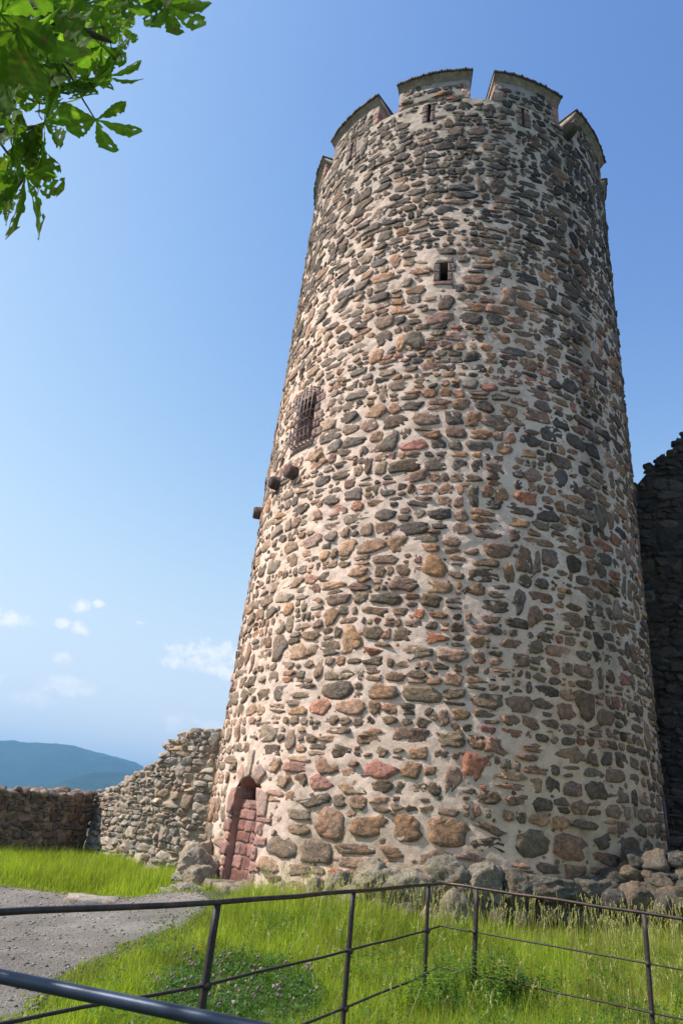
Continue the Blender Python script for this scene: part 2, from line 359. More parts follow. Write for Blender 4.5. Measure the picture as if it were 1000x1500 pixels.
def course_stones(s0, s1, z0, z1, hr, ar, seed, gapf, J=16, wav=.12, tiltv=7., tilts=17., sizef=None, small=.14, thin=.22, big=.10):
    """roughly coursed angular rubble: quads with slanting joints and knocked-off corners.
    -> centres (n,2), aspect (n,), radial outline (n,J), angles (n,J)"""
    r = np.random.default_rng(seed); out = []; z = z0; k = 0; bl = []
    while z < z1 + .3: bl.append(z); z += r.uniform(*hr) * (1 if sizef is None else sizef(z)) * (1.25 if r.random() < .2 else 1)
    def bz(k, x): return bl[k] + wav * N3(x * .30 + 3, bl[k] * .22 + seed, 2) + .035 * N1(x * 1.6, bl[k] * 3 + seed, 2)
    block_ = [[] for _ in bl] + [[], []]
    for k in range(len(bl) - 1):
        x = s0 - r.uniform(0, .4)
        while x < s1:
            h0 = float(bz(k + 1, x + .1) - bz(k, x + .1)); wv = max(.09, h0 * r.lognormal(math.log(ar), .38)); wv = min(wv, h0 * 2.8, .62)
            busy = [b for b in block_[k] if b[0] < x + wv and b[1] > x]
            if busy:
                b = busy[0]
                if b[0] - x > .10: wv = b[0] - x
                else: x = b[1]; continue
            xm = x + wv / 2; zb, zt = float(bz(k, xm)), float(bz(k + 1, xm)); sl = float(bz(k, x + wv) - bz(k, x)) / wv; sl2 = float(bz(k + 1, x + wv) - bz(k + 1, x)) / wv
            q = r.random()
            if q < big and k + 2 < len(bl) and .16 < wv < .42 and bl[k + 2] - bl[k] < .56:
                zt = float(bz(k + 2, xm)); block_[k + 1].append((x, x + wv)); out.append((x, x + wv, zb, zt, sl, sl2))
            elif q < big + thin and h0 > .17:
                zm = zb + (zt - zb) * r.uniform(.35, .65); out += [(x, x + wv, zb, zm, sl, (sl + sl2) / 2), (x, x + wv, zm, zt, (sl + sl2) / 2, sl2)]
            elif q < big + thin + small and wv > .2:
                xc = x + wv * r.uniform(.35, .65); zm = zb + (zt - zb) * r.uniform(.35, .65)
                out += [(x, xc, zb, zm, sl, sl), (xc, x + wv, zb, zt if r.random() < .5 else zm, sl, sl2), (x, xc, zm, zt, sl, sl2)]
            else: out.append((x, x + wv, zb, zt, sl, sl2))
            x += wv
    A_ = np.array(out); n_ = len(A_); xa, xb, za, zb_ = A_[:, 0], A_[:, 1], A_[:, 2], A_[:, 3]
    cx, cz = (xa + xb) / 2, (za + zb_) / 2; g = gapf(cx, cz, r)
    W, H = np.maximum((xb - xa) / 2 - g, .022), np.maximum((zb_ - za) / 2 - g, .018)
    sh = r.random(n_); W = np.where(sh < .15, W * r.uniform(.68, .9, n_), W); H = np.where(sh > .85, H * r.uniform(.65, .9, n_), H)
    asp = np.clip(W / H, .6, 3.2); PL = []
    def add(nx, nz, d): PL.append((nx * asp, nz, d))
    t = np.radians(r.normal(0, tiltv, n_)) + np.arctan(A_[:, 4]); add(np.sin(t), -np.cos(t), H * r.uniform(.92, 1.02, n_))
    t = np.radians(r.normal(0, tiltv * 1.5, n_)) - np.arctan(A_[:, 5]); add(np.sin(t), np.cos(t), H * r.uniform(.88, 1.02, n_))
    t = np.radians(r.normal(0, tilts, n_)); add(-np.cos(t), np.sin(t), W * r.uniform(.88, 1.0, n_))
    t = np.radians(r.normal(0, tilts, n_)); add(np.cos(t), np.sin(t), W * r.uniform(.88, 1.0, n_))
    for sx in (-1, 1):
        for sz in (-1, 1):
            an = np.radians(r.uniform(25, 70, n_)); nx, nz = np.cos(an), np.sin(an); full = W * nx + H * nz
            add(sx * nx, sz * nz, full * np.where(r.random(n_) < .75, r.uniform(.62, .93, n_), 1.0))
    PL = [(nx / np.hypot(nx, nz), nz / np.hypot(nx, nz), d / np.hypot(nx, nz)) for nx, nz, d in PL]
    Jb = np.arange(J) / J * 2 * np.pi; Ja = Jb[None] + r.uniform(-.36, .36, (n_, J)) * 2 * np.pi / J
    R_ = 1e9 * np.ones((n_, J))
    for nx, nz, d in PL:
        cs = np.cos(Ja) * nx[:, None] + np.sin(Ja) * nz[:, None]; R_ = np.where(cs > .02, np.minimum(R_, d[:, None] / np.maximum(cs, .02)), R_)
    R_ = R_ * np.clip(1 + .03 * r.normal(size=R_.shape), .9, 1.06)
    return np.stack([cx, cz], 1), asp, np.clip(R_, .012, .6), Ja
def chinks(S, asp, Rr, Ja, n_, box, r, excl_f=None, rmax=.05, keepmin=.010):
    """little packing stones where joints are wide"""
    c = np.stack([r.uniform(box[0], box[1], n_), r.uniform(box[2], box[3], n_)], 1); fr = np.zeros(n_)
    for a in range(0, n_, 800):
        q = c[a:a + 800]; d = q[:, None] - S[None]; e = np.hypot(d[..., 0] / asp[None], d[..., 1]); idx = np.argpartition(np.hypot(d[..., 0] / 1.5, d[..., 1]), 8, axis=1)[:, :8]
        m_ = np.full(len(q), 9.)
        for k in range(8):
            i = idx[:, k]; dd = d[np.arange(len(q)), i]; ang = np.arctan2(dd[:, 1], dd[:, 0] / asp[i]) % (2 * np.pi)
            j = np.abs((Ja[i] - ang[:, None] + np.pi) % (2 * np.pi) - np.pi).argmin(1); m_ = np.minimum(m_, np.hypot(dd[:, 0] / asp[i], dd[:, 1]) - Rr[i, j])
        fr[a:a + 800] = m_
    k = fr > keepmin
    if excl_f is not None: k &= ~excl_f(c)
    c, fr = c[k], fr[k]; order = np.argsort(-fr); sel = []; P = []
    for i in order:
        rr = min(fr[i] * .85, rmax)
        if all((c[i, 0] - p[0]) ** 2 / 3 + (c[i, 1] - p[1]) ** 2 > (rr + p[2]) ** 2 * 1.1 for p in P[-4000:] if abs(c[i, 1] - p[1]) < .15 and abs(c[i, 0] - p[0]) < .3): P.append((c[i, 0], c[i, 1], rr))
    P = np.array(P); m_ = len(P); J = Ja.shape[1]; an = np.sort((np.arange(J)[None] + r.uniform(-.3, .3, (m_, J))) / J * 2 * np.pi, axis=1)
    return P[:, :2], r.uniform(.9, 1.9, m_), P[:, 2:3] * r.uniform(.75, 1.15, (m_, J)), an
def stone_geo(S, Rr, Jang, aniso, hgt, mapf, seed, rough=1.0, tilt=.03, bury=.045):
    """-> V (n, 1+3J, 3), F3, F4 for one stone"""
    r = np.random.default_rng(seed); nS, J = Rr.shape
    jit = np.clip(1 + .055 * rough * r.normal(size=(nS, J)), .82, 1.12)
    rr = Rr * jit
    cu = np.cos(Jang) * (aniso if np.isscalar(aniso) else aniso[:, None]); cv = np.sin(Jang)
    size = Rr.mean(1)
    rings = []
    for f, dep in ((1.02, None), (.975, .80), (.62, 1.0)):
        fr = f * (1 if dep is None else (1 + .06 * r.normal(size=(nS, J))))
        s = S[:, 0:1] + rr * fr * cu; z = S[:, 1:2] + rr * fr * cv
        if dep is None: h = np.full((nS, J), -bury)
        else:
            h = hgt[:, None] * dep + rough * np.minimum(size, .12)[:, None] * .12 * r.normal(size=(nS, J)) + tilt * (ta[:, None] * (s - S[:, 0:1]) + tb[:, None] * (z - S[:, 1:2])) if False else hgt[:, None] * dep + rough * np.minimum(size, .12)[:, None] * (.045 if f > .9 else .10) * r.normal(size=(nS, J))
        rings.append((s, z, h))
    ta = r.normal(size=nS) * tilt / np.maximum(size, .05); tb = r.normal(size=nS) * tilt / np.maximum(size, .05)
    s = np.concatenate([S[:, 0:1]] + [q[0] for q in rings], 1); z = np.concatenate([S[:, 1:2]] + [q[1] for q in rings], 1)
    h = np.concatenate([hgt[:, None] * 1.02] + [q[2] for q in rings], 1)
    msk = np.ones(1 + 3 * J); msk[1:1 + J] = 0
    h = h + msk * np.clip(ta[:, None] * (s - S[:, 0:1]) + tb[:, None] * (z - S[:, 1:2]), -.05, .05)
    V = mapf(s, z, h)
    j = np.arange(J); jn = (j + 1) % J; F4 = []
    for a, b_ in ((0, 1), (1, 2)):
        F4.append(np.stack([1 + a * J + j, 1 + a * J + jn, 1 + b_ * J + jn, 1 + b_ * J + j], -1))
    F3 = np.stack([1 + 2 * J + j, 1 + 2 * J + jn, 0 * j], -1)
    return V, F3, np.concatenate(F4)
def emit_stones(V, F3, F4, cols, mat, parent, name='stone', limit=300, mask=None, jitcol=.08, area_min=0):
    """largest in the picture become parts, the rest one stuff part."""
    nS, nv = V.shape[:2]
    P = proj(V[:, 1:17].reshape(-1, 3)).reshape(nS, -1, 2); x, y = P[..., 0], P[..., 1]
    area = .5 * np.abs((x * np.roll(y, -1, 1) - y * np.roll(x, -1, 1)).sum(1))
    cx, cy = x.mean(1), y.mean(1)
    vis = (cx > -10) & (cx < 1010) & (cy > -10) & (cy < 1510)
    if mask is not None: vis &= mask
    area = np.where(vis, area, -1); order = np.argsort(-area); big = order[:limit]; big = big[area[big] > area_min]
    r = np.random.default_rng(5)
    vc = cols[:, None, :] * (1 + jitcol * r.normal(size=(nS, nv, 1)))
    for k in big:
        c = V[k].mean(0); mk(name, V[k], [F3, F4], mat, parent, col=vc[k], loc=c)
    rest = np.setdiff1d(np.arange(nS), big)
    if len(rest):
        off = (np.arange(len(rest)) * nv)[:, None, None]
        o = mk(name, V[rest].reshape(-1, 3), [(F3[None] + off).reshape(-1, 3), (F4[None] + off).reshape(-1, 4)], mat, parent, col=vc[rest].reshape(-1, 3))
        o['kind'] = 'stuff'
    return big
def rock(center, dims, seed, sub=3, nplanes=16, noise_amp=.05, rot=None):
    """faceted boulder: sphere directions cut by random planes"""
    r = np.random.default_rng(seed); U, Ft = ICO[sub]
    pl = r.normal(size=(nplanes, 3)); pl /= np.linalg.norm(pl, axis=1)[:, None]; d = r.uniform(.72, 1.0, nplanes)
    c = np.maximum(U @ pl.T, 0) / d; rr = np.minimum((c ** 34).sum(1) ** (-1 / 34), 1.25)
    q = U * 3.1 + seed % 97
    rr = rr * (1 + noise_amp * (1.1 * N1(q[:, 0], q[:, 1] + q[:, 2], 4, .65) + 1.1 * N2(q[:, 1] * 2.3, q[:, 2] * 2.3 - q[:, 0], 4, .75)))
    V = U * rr[:, None]
    a = r.uniform(0, 6.28) if rot is None else rot
    V = V * np.asarray(dims)
    ca, sa = math.cos(a), math.sin(a); V = V @ np.array([[ca, sa, 0], [-sa, ca, 0], [0, 0, 1]])
    return V + np.asarray(center), Ft
def ico(sub):
    t = (1 + 5 ** .5) / 2
    V = [(-1, t, 0), (1, t, 0), (-1, -t, 0), (1, -t, 0), (0, -1, t), (0, 1, t), (0, -1, -t), (0, 1, -t), (t, 0, -1), (t, 0, 1), (-t, 0, -1), (-t, 0, 1)]
    Ff = [(0, 11, 5), (0, 5, 1), (0, 1, 7), (0, 7, 10), (0, 10, 11), (1, 5, 9), (5, 11, 4), (11, 10, 2), (10, 7, 6), (7, 1, 8), (3, 9, 4), (3, 4, 2), (3, 2, 6), (3, 6, 8), (3, 8, 9), (4, 9, 5), (2, 4, 11), (6, 2, 10), (8, 6, 7), (9, 8, 1)]
    V = [np.array(v) / np.linalg.norm(v) for v in V]
    for _ in range(sub):
        c = {}; nf = []
        def md(a, b):
            k = (min(a, b), max(a, b))
            if k not in c: v = V[a] + V[b]; V.append(v / np.linalg.norm(v)); c[k] = len(V) - 1
            return c[k]
        for a, b, d in Ff:
            x, y, z = md(a, b), md(b, d), md(d, a); nf += [(a, x, z), (b, y, x), (d, z, y), (x, y, z)]
        Ff = nf
    return np.array(V), np.array(Ff)
ICO = {k: ico(k) for k in (0, 1, 2, 3, 4)}

# ---------------------------------------------------------------- the round tower
RM = 4.3
TOPZ = 17.86; EAVE = 18.80
MC = [14.5 - 32.727 * k for k in range(-5, 6)]           # merlon centre angles (0 = towards the camera, + right)
MW = 12.3                                                # half width, degrees
def bulge(s, z): return .035 * N3(np.asarray(s) * .35 + 5, np.asarray(z) * .35, 3)
def tmap(s, z, h):
    th = np.asarray(s) / RM; rr = R0 - TK * np.asarray(z) + h + bulge(s, z)
    return np.stack([TX + rr * np.sin(th), TY - rr * np.cos(th), np.asarray(z) + 0 * rr], -1)
def sdeg(a): return R(a) * RM
tower = empty('round_tower', (TX, TY, .3))
tag(tower, 'tall round rubble stone tower with battlements and a walled-up arched doorway', 'tower')
# openings: door, window, slits  (s centre, z0, z1, half width)
DS, DZ0, DSP, DHW = sdeg(-53.7), .40, 1.66, .385          # door
DTOP = DSP + .40
WS, WZ0, WZ1, WHW = sdeg(-52.3), 8.62, 9.78, .26         # barred window
SL = [(sdeg(-11.7), 11.93, 12.43, .085)]
MSL = [(sdeg(c + d), 17.12, 17.78, .04) for c, d in zip(MC, [1.5, .5, -1, 1, -.5, -2.3, -1, 1, 0, 0, 0])]
def in_door(s, z, g=0.0):
    u = np.abs(s - DS); return (z > DZ0 - g) & (u < DHW + g) & ((z < DSP) | (((u / (DHW + g)) ** 2 + ((z - DSP) / (DTOP - DSP + g)) ** 2) < 1))
def in_rect(s, z, r, g=0.0): return (np.abs(s - r[0]) < r[3] + g) & (z > r[1] - g) & (z < r[2] + g)
WR = (WS, WZ0, WZ1, WHW)
# door stones laid first so that the rubble keeps clear of them
def block(name, poly, h0, h1, parent, mat=M_sand, col=(.36, .2, .17), seed=0, bev=.018, mapf=tmap, rough=.006):
    """masonry block: polygon (k,2) in (s,z), subdivided, bevelled, with an uneven face"""
    r = np.random.default_rng(abs(seed)); P = np.asarray(poly, float); k = len(P); c = P.mean(0)
    E = []
    for i in range(k):
        for t in (0, .33, .66): E.append(P[i] * (1 - t) + P[(i + 1) % k] * t)
    E = np.array(E); m = len(E); dd = c - E; L = np.linalg.norm(dd, axis=1)[:, None]
    rings = []
    for ins, h in ((0, h0), (0, h1 - bev), (bev, h1), (.45 * L.min() + bev, h1)):
        q = E + dd / L * ins + (r.normal(size=E.shape) * .005 if h != h0 else 0)
        hh = np.full(m, h) + (rough * r.normal(size=m) if h != h0 else 0); rings.append((q, hh))
    S = np.concatenate([q for q, _ in rings] + [c[None]]); H = np.concatenate([h for _, h in rings] + [[h1 + rough * r.normal()]])
    V = mapf(S[:, 0], S[:, 1], H); j = np.arange(m); jn = (j + 1) % m
    F4 = np.concatenate([np.stack([a * m + j, a * m + jn, (a + 1) * m + jn, (a + 1) * m + j], -1) for a in range(3)])
    F3 = np.stack([3 * m + j, 3 * m + jn, 0 * j + 4 * m], -1)
    cc = np.array(col) * (1 + .1 * r.normal()) * (1 + .05 * r.normal(size=(len(V), 1)))
    return mk(name, V, [F3, F4], mat, parent, col=np.clip(cc, .01, 1), loc=V.mean(0))
doorway = empty('blocked_doorway', tmap(DS, DZ0, 0.)); 
def adopt(o, parent): o.parent = parent; o.matrix_parent_inverse = Matrix.Translation(-Vector(parent_world(parent)))
adopt(doorway, tower)
def sub(o): o.matrix_parent_inverse = Matrix.Translation(-Vector(parent_world(o.parent))); return o
excl = []       # (s,z) phantom seeds
PINK = [(.40, .235, .195), (.36, .20, .17), (.43, .27, .22), (.34, .22, .19)]
z = DZ0; i = 0
DC = [(.42, .275, .23), (.38, .23, .195), (.46, .32, .265), (.36, .21, .18)]
while z < DSP - .22:
    hh = [.25, .17, .22, .14, .20, .13][i % 6]; hh = min(hh, DSP - .2 - z) if DSP - .2 - z > .1 else DSP - .2 - z + .001
    for sg in (-1, 1):
        wd = [.34, .15, .24, .12, .30, .18][(i + (sg > 0)) % 6] + rng.uniform(-.03, .03)
        a = DS + sg * (DHW + .004); b_ = DS + sg * (DHW + wd)
        lo, hi = min(a, b_), max(a, b_)
        block('jamb_block', [(lo, z + .012), (hi, z + rng.uniform(.0, .03)), (hi, z + hh - rng.uniform(.0, .03)), (lo, z + hh - .01)], -.30, .022 + rng.uniform(0, .022), doorway, col=DC[(i * 2 + sg) % 4], seed=i * 7 + sg + 1, bev=.014, rough=.009)
    z += hh; i += 1
JT = DSP
for sg in (-1, 1):      # tall springers
    e = DS + sg * (DHW + .004); e2 = DS + sg * (DHW + .21)
    lo, hi = min(e, e2), max(e, e2)
    block('springer', [(lo, z + .012), (hi, z + .01), (hi, z + .40 - .05 * sg), (e - sg * .10 if sg > 0 else hi + .08, z + .43)] if sg > 0 else [(lo, z + .01), (hi, z + .012), (hi + .08, z + .43), (lo + .03, z + .40)], -.30, .05, doorway, col=DC[1 + (sg > 0)], seed=38 + sg, bev=.014, rough=.009)
va = [(44, 66, .27), (68, 84, .20), (84.5, 97, .44), (99, 112, .18), (114, 134, .25)]
for q, (a0, a1, ext) in enumerate(va):
    pts = [(DS + DHW * 1.01 * math.cos(R(a)), JT + (DTOP - JT) * 1.01 * math.sin(R(a))) for a in np.linspace(a0, a1, 3)]
    pts += [(DS + (DHW + ext) * math.cos(R(a)), JT + (DTOP - JT + ext) * math.sin(R(a))) for a in (a1, a0)]
    block('keystone' if q == 2 else 'voussoir', pts, -.30, [.045, .02, .05, .018, .035][q], doorway, col=[(.40, .28, .24), (.44, .36, .29), (.44, .345, .275), (.45, .37, .30), (.42, .29, .24)][q], seed=40 + q, bev=.012, rough=.009)
# recess and infill
def surf_mesh(name, s0, s1, z0, z1, h, ns_, nz_, mat, parent, col, amp=.008, keep=None):
    s = np.linspace(s0, s1, ns_); z = np.linspace(z0, z1, nz_); S, Z = np.meshgrid(s, z, indexing='ij')
    V = tmap(S, Z, h + amp * N2(S * 12, Z * 12, 3)).reshape(-1, 3); Fq = grid_faces(ns_, nz_)
    if keep is not None:
        k = keep(S, Z).ravel()[Fq].all(1); Fq = Fq[k]
    return mk(name, V, Fq, mat, parent, col=np.broadcast_to(np.array(col), V.shape))
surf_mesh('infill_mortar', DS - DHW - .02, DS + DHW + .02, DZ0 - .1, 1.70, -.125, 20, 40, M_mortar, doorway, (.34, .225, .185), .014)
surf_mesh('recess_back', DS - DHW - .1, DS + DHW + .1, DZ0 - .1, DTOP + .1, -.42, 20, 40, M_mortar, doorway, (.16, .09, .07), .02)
z = DZ0; i = 0
rows = [(.25, [1.0]), (.20, [.45, .55]), (.19, [.3, .28, .42]), (.17, [.62, .38]), (.18, [.36, .3, .34]), (.16, [.75, .25]), (.11, [.5, .5])]
for hh, ws in rows:
    x0 = DS - DHW + .005
    for wq in ws:
        x1 = x0 + wq * (2 * DHW - .01); g = .014
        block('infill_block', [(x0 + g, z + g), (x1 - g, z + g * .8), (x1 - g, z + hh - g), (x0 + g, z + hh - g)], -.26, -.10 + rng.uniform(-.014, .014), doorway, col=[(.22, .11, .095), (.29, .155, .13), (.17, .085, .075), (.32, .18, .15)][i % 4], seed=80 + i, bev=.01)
        x0 = x1; i += 1
    z += hh
# reveals of the arch (thickness of the wall inside the opening)
A = Acc(); pts = [(DS - DHW, DZ0 - .1), (DS - DHW, JT)] + [(DS - DHW * math.cos(a), JT + (DTOP - JT) * math.sin(a)) for a in np.linspace(.15, math.pi - .15, 14)] + [(DS + DHW, JT), (DS + DHW, DZ0 - .1)]
pts = np.array(pts); m_ = len(pts); V = np.concatenate([tmap(pts[:, 0], pts[:, 1], np.full(m_, h)) for h in (.0, -.15, -.30, -.45)])
Fq = np.concatenate([np.stack([a * m_ + np.arange(m_ - 1), a * m_ + np.arange(1, m_), (a + 1) * m_ + np.arange(1, m_), (a + 1) * m_ + np.arange(m_ - 1)], -1) for a in range(3)])
mk('reveal', V, Fq, M_sand, doorway, col=np.broadcast_to(np.array([.36, .21, .175]), V.shape))

# seeds of the rubble
def seeds(s0, s1, z0, z1, hr, ar, seed, sizef=None, jit=.22):
    r = np.random.default_rng(seed); out = []; z = z0
    while z < z1:
        f0 = 1 if sizef is None else sizef(0, z)
        h = r.uniform(*hr) * f0; s = s0 + r.uniform(-.3, 0)
        while s < s1:
            wv = h * r.uniform(*ar)
            c = r.random()
            zz = z + h / 2 + .10 * math.sin(s * .8 + z * .35) + r.normal() * h * jit
            if c < .16: out += [(s + wv / 2, zz - h * .27), (s + wv / 2 + r.normal() * .03, zz + h * .27)]
            elif c < .26: out += [(s + wv * .22, zz), (s + wv * .7, zz + r.normal() * .02)]
            else: out.append((s + wv / 2, zz))
            s += wv
        z += h
    return np.array(out)
def excluded(S, g=.0):
    s, z = S[..., 0], S[..., 1]
    e = in_door(s, z, .16) | in_rect(s, z, WR, .10) | ((z > DSP) & (z < DTOP + .40) & (np.abs(s - DS) < .14))
    for r_ in SL: e |= in_rect(s, z, r_, .10)
    for r_ in MSL: e |= in_rect(s, z, r_, .10)
    return e
def gapf(s, z, r):
    g = r.uniform(.001, .014, len(s)) + .008 * sstep(10, 4, z) * sstep(-3, 0, s) + .010 * (r.random(len(s)) < .12) - .003 * sstep(12, 15, z)
    return np.maximum(g, .002)
S, AS, Rr, JA = course_stones(-8.1, 8.1, .15, 18.75, (.14, .29), 1.5, 3, gapf, thin=.15, small=.10, big=.06, tilts=20, sizef=lambda z: 1.35 if z < 1.35 else (1.12 if z < 4 else 1.0))
OUT = np.stack([S[:, 0:1] + AS[:, None] * Rr * np.cos(JA), S[:, 1:2] + Rr * np.sin(JA)], -1)
bad = excluded(S) | excluded(OUT).any(1); S, AS, Rr, JA = S[~bad], AS[~bad], Rr[~bad], JA[~bad]
r5 = np.random.default_rng(21); nreal = len(S); zz_ = S[:, 1]
hgt = r5.uniform(.010, .031, nreal) + .05 * np.clip(Rr.mean(1) - .12, 0, .3) + .012 * sstep(-.6, -2.0, S[:, 0]) * r5.random(nreal)
cs_, ca_, Rc, jc = chinks(S, AS, Rr, JA, 5500, (-7.9, 7.9, .3, 18.5), r5, excluded)
print('tower stones', nreal, 'chinks', len(cs_))
S2 = np.vstack([S, cs_]); AS2 = np.concatenate([AS, ca_]); R2 = np.vstack([Rr, Rc]); JA = np.vstack([JA, jc]); H2 = np.concatenate([hgt, r5.uniform(.006, .020, len(cs_))])
sz = S2[:, 1]; thd = np.degrees(S2[:, 0] / RM)
# stones of the parapet only where a merlon stands
over = sz > TOPZ - .12
inm = np.zeros(len(S2), bool)
for c in MC: inm |= np.abs(thd - c) < MW - 2.6
keep = (~over | inm) & (sz < 18.50) & (sz > .15) & (np.abs(S2[:, 0]) < 7.6)
S2, R2, H2, JA, AS2 = S2[keep], R2[keep], H2[keep], JA[keep], AS2[keep]; sz = S2[:, 1]; ns2 = len(S2)
# stone colours by height
P_top = np.array([srgb(100, 91, 84), srgb(80, 75, 74), srgb(118, 104, 92), srgb(104, 93, 86), srgb(86, 83, 84), srgb(128, 110, 96), srgb(72, 68, 67)])
P_mid = np.array([srgb(126, 106, 94), srgb(144, 114, 96), srgb(112, 98, 88), srgb(146, 118, 94), srgb(100, 90, 85), srgb(134, 108, 98), srgb(120, 110, 98), srgb(152, 116, 90), srgb(88, 80, 76)])
P_low = np.array([srgb(132, 108, 86), srgb(110, 94, 78), srgb(144, 116, 90), srgb(122, 108, 88), srgb(146, 114, 92), srgb(100, 88, 74), srgb(130, 108, 94)])
r6 = np.random.default_rng(77); u = np.clip((sz + r6.normal(0, 1.3, ns2)), 0, 19)
cols = np.where((u > 13.2)[:, None], P_top[r6.integers(0, 7, ns2)], np.where((u > 6)[:, None], P_mid[r6.integers(0, 9, ns2)], P_low[r6.integers(0, 7, ns2)]))
red = r6.random(ns2) < np.where(sz < 13, .05, .012)
cols = np.where(red[:, None], np.array([srgb(160, 108, 84), srgb(150, 104, 94), srgb(168, 130, 92)])[r6.integers(0, 3, ns2)], cols)
cols = cols * (1 - .35 * np.exp(-((S2[:, 0:1] - sdeg(31)) / .42) ** 2) * sstep(1, 5, sz)[:, None])
pale_left = (.30 * sstep(sdeg(-12), sdeg(-40), S2[:, 0]) * (.5 + .8 * r6.random(ns2)))[:, None]; cols = cols * (1 - pale_left) + np.array([.36, .31, .25]) * pale_left      # stones paler and beiger towards the left
cols = cols * .86 + .14 * cols.mean(1, keepdims=True)
cols = cols * (1 - .28 * sstep(12.5, 14.5, sz + r6.normal(0, .6, ns2)))[:, None]
cols = cols * np.clip(1 + .16 * r6.normal(size=(ns2, 1)), .6, 1.5)
V, F3, F4 = stone_geo(S2, R2, JA, AS2, H2, tmap, 9, rough=.8, tilt=.010)
emit_stones(V, F3, F4, np.clip(cols * np.array([1.22, 1.13, 1.07]), .015, .6), M_stone, tower, limit=297, jitcol=.10)

# the mortar skin
ds = .030
s = np.arange(-8.3, 8.3, ds); z = np.concatenate([np.arange(.0, TOPZ - .02, ds), [TOPZ]])
SS, ZZ = np.meshgrid(s, z, indexing='ij')
H = .013 * N1(SS * 3.3, ZZ * 4.2, 4, .6) + .009 * N2(SS * 13, ZZ * 17, 3, .6)
H = H - .012 * sstep(-.1, .35, N4(SS * 1.6, ZZ * 2.4, 3)) + .008
H = H + sstep(-1.0, -2.2, SS + .6 * N3(ZZ * .5, SS * .5, 2)) * (.006 + .014 * N4(SS * 7, ZZ * 9, 3, .6))
V = tmap(SS, ZZ, H).reshape(-1, 3); Fq = grid_faces(len(s), len(z))
cut = in_door(SS, ZZ, .03) | in_rect(SS, ZZ, WR)
for r_ in SL + MSL: cut |= in_rect(SS, ZZ, r_)
Fq = Fq[~cut.ravel()[Fq].any(1)]
# colour of the mortar: pale lime, greyer at the top, ochre low right, brown runnel below the spout, mossy foot
base = np.array([.76, .585, .475])[None, None] * (1 + .10 * N3(SS * .8, ZZ * .8, 4)[..., None])
def blend(a, colr, f): return a * (1 - f[..., None]) + np.array(colr) * f[..., None]
base = blend(base, (.52, .435, .355), .85 * sstep(12.5, 17, ZZ + N2(SS * .8, ZZ * .8, 3)))
base = blend(base, (.76, .50, .315), .9 * sstep(7, 2.5, ZZ + 1.2 * N4(SS * .7, ZZ * .5, 3)) * sstep(-1.5, 2.0, SS))
run = np.exp(-((SS - sdeg(31) - .25 * N2(ZZ * .3, ZZ * 0 + 3, 2)) / .42) ** 2) * sstep(1, 5, ZZ) * (.6 + .4 * N1(SS * 4, ZZ * .7, 3))
base = blend(base, (.22, .17, .125), np.clip(run, 0, 1) * .85)
strk = np.clip(N1(SS * 5, ZZ * .22, 4) * 1.6 + .1, 0, 1) * sstep(14.5, 17.6, ZZ + .8 * N2(SS * 2, ZZ * .3, 2))
base = blend(base, (.27, .24, .20), strk * .7)
strk = np.clip(N2(SS * 3, ZZ * .18, 4) * 1.5 - .15, 0, 1); base = blend(base, (.40, .33, .25), strk * .5)
moss = sstep(2.6, .7, ZZ + .9 * N1(SS * 1.1, ZZ * 1.1, 4)) * sstep(.0, .5, N3(SS * 1.5 + 3, ZZ * 1.5, 4) + .25)
base = blend(base, (.22, .205, .115), moss * .5)
mk('mortar', V, Fq, M_mortar, tower, col=base.reshape(-1, 3), smooth=True)
# back of the drum, wall head and platform
A = Acc()
a = np.linspace(8.3 / RM, 2 * np.pi - 8.3 / RM, 60); z = np.linspace(0, TOPZ, 40); AA, Z2 = np.meshgrid(a, z, indexing='ij')
rr = R0 - TK * Z2; V = np.stack([TX + rr * np.sin(AA), TY - rr * np.cos(AA), Z2], -1).reshape(-1, 3); A.add(V, F4=grid_faces(60, 40), col=(.42, .37, .31))
RO = R0 - TK * TOPZ; TH = .58; RI = RO - TH
a = np.linspace(0, 2 * np.pi, 181)[:-1]
prof = [(RO - .015, TOPZ), (RO - TH / 2, TOPZ + .015), (RI, TOPZ), (RI, 16.6), (.02, 16.55)]
V = np.concatenate([np.stack([TX + (r_ + .02 * N1(a * 9 + zq, a * 0 + r_, 3)) * np.sin(a), TY - (r_ + 0 * a) * np.cos(a), zq + .02 * N2(a * 12, a * 0 + r_, 3)], -1) for r_, zq in prof])
nA = 180; j = np.arange(nA); jn = (j + 1) % nA
A.add(V, F4=np.concatenate([np.stack([q * nA + j, q * nA + jn, (q + 1) * nA + jn, (q + 1) * nA + j], -1) for q in range(4)]), col=(.33, .30, .26))
A.build('wall_head', M_mortar, tower)

# merlons
def arc_prism(A, a0, a1, prof, nseg=14, col=(.4, .35, .3), amp=.0, endcap=True):
    """closed profile [(r,z)...] swept over angles (deg)"""
    a = np.radians(np.linspace(a0, a1, nseg + 1)); k = len(prof); V = []
    for q, aa in enumerate(a):
        for (r_, zq) in prof:
            n_ = amp * N1(aa * 30 + r_ * 3, zq * 9, 3); V.append((TX + (r_ + n_) * math.sin(aa), TY - (r_ + n_) * math.cos(aa), zq + amp * N2(aa * 30, zq * 9 + r_, 3)))
    V = np.array(V); F4 = [];
    for q in range(nseg):
        for i in range(k): F4.append((q * k + i, (q + 1) * k + i, (q + 1) * k + (i + 1) % k, q * k + (i + 1) % k))
    F3 = []
    if endcap:
        for i in range(1, k - 1): F3.append((0, i, i + 1)); e = nseg * k; F3.append((e, e + i + 1, e + i))
    A.add(V, F3, F4, col)
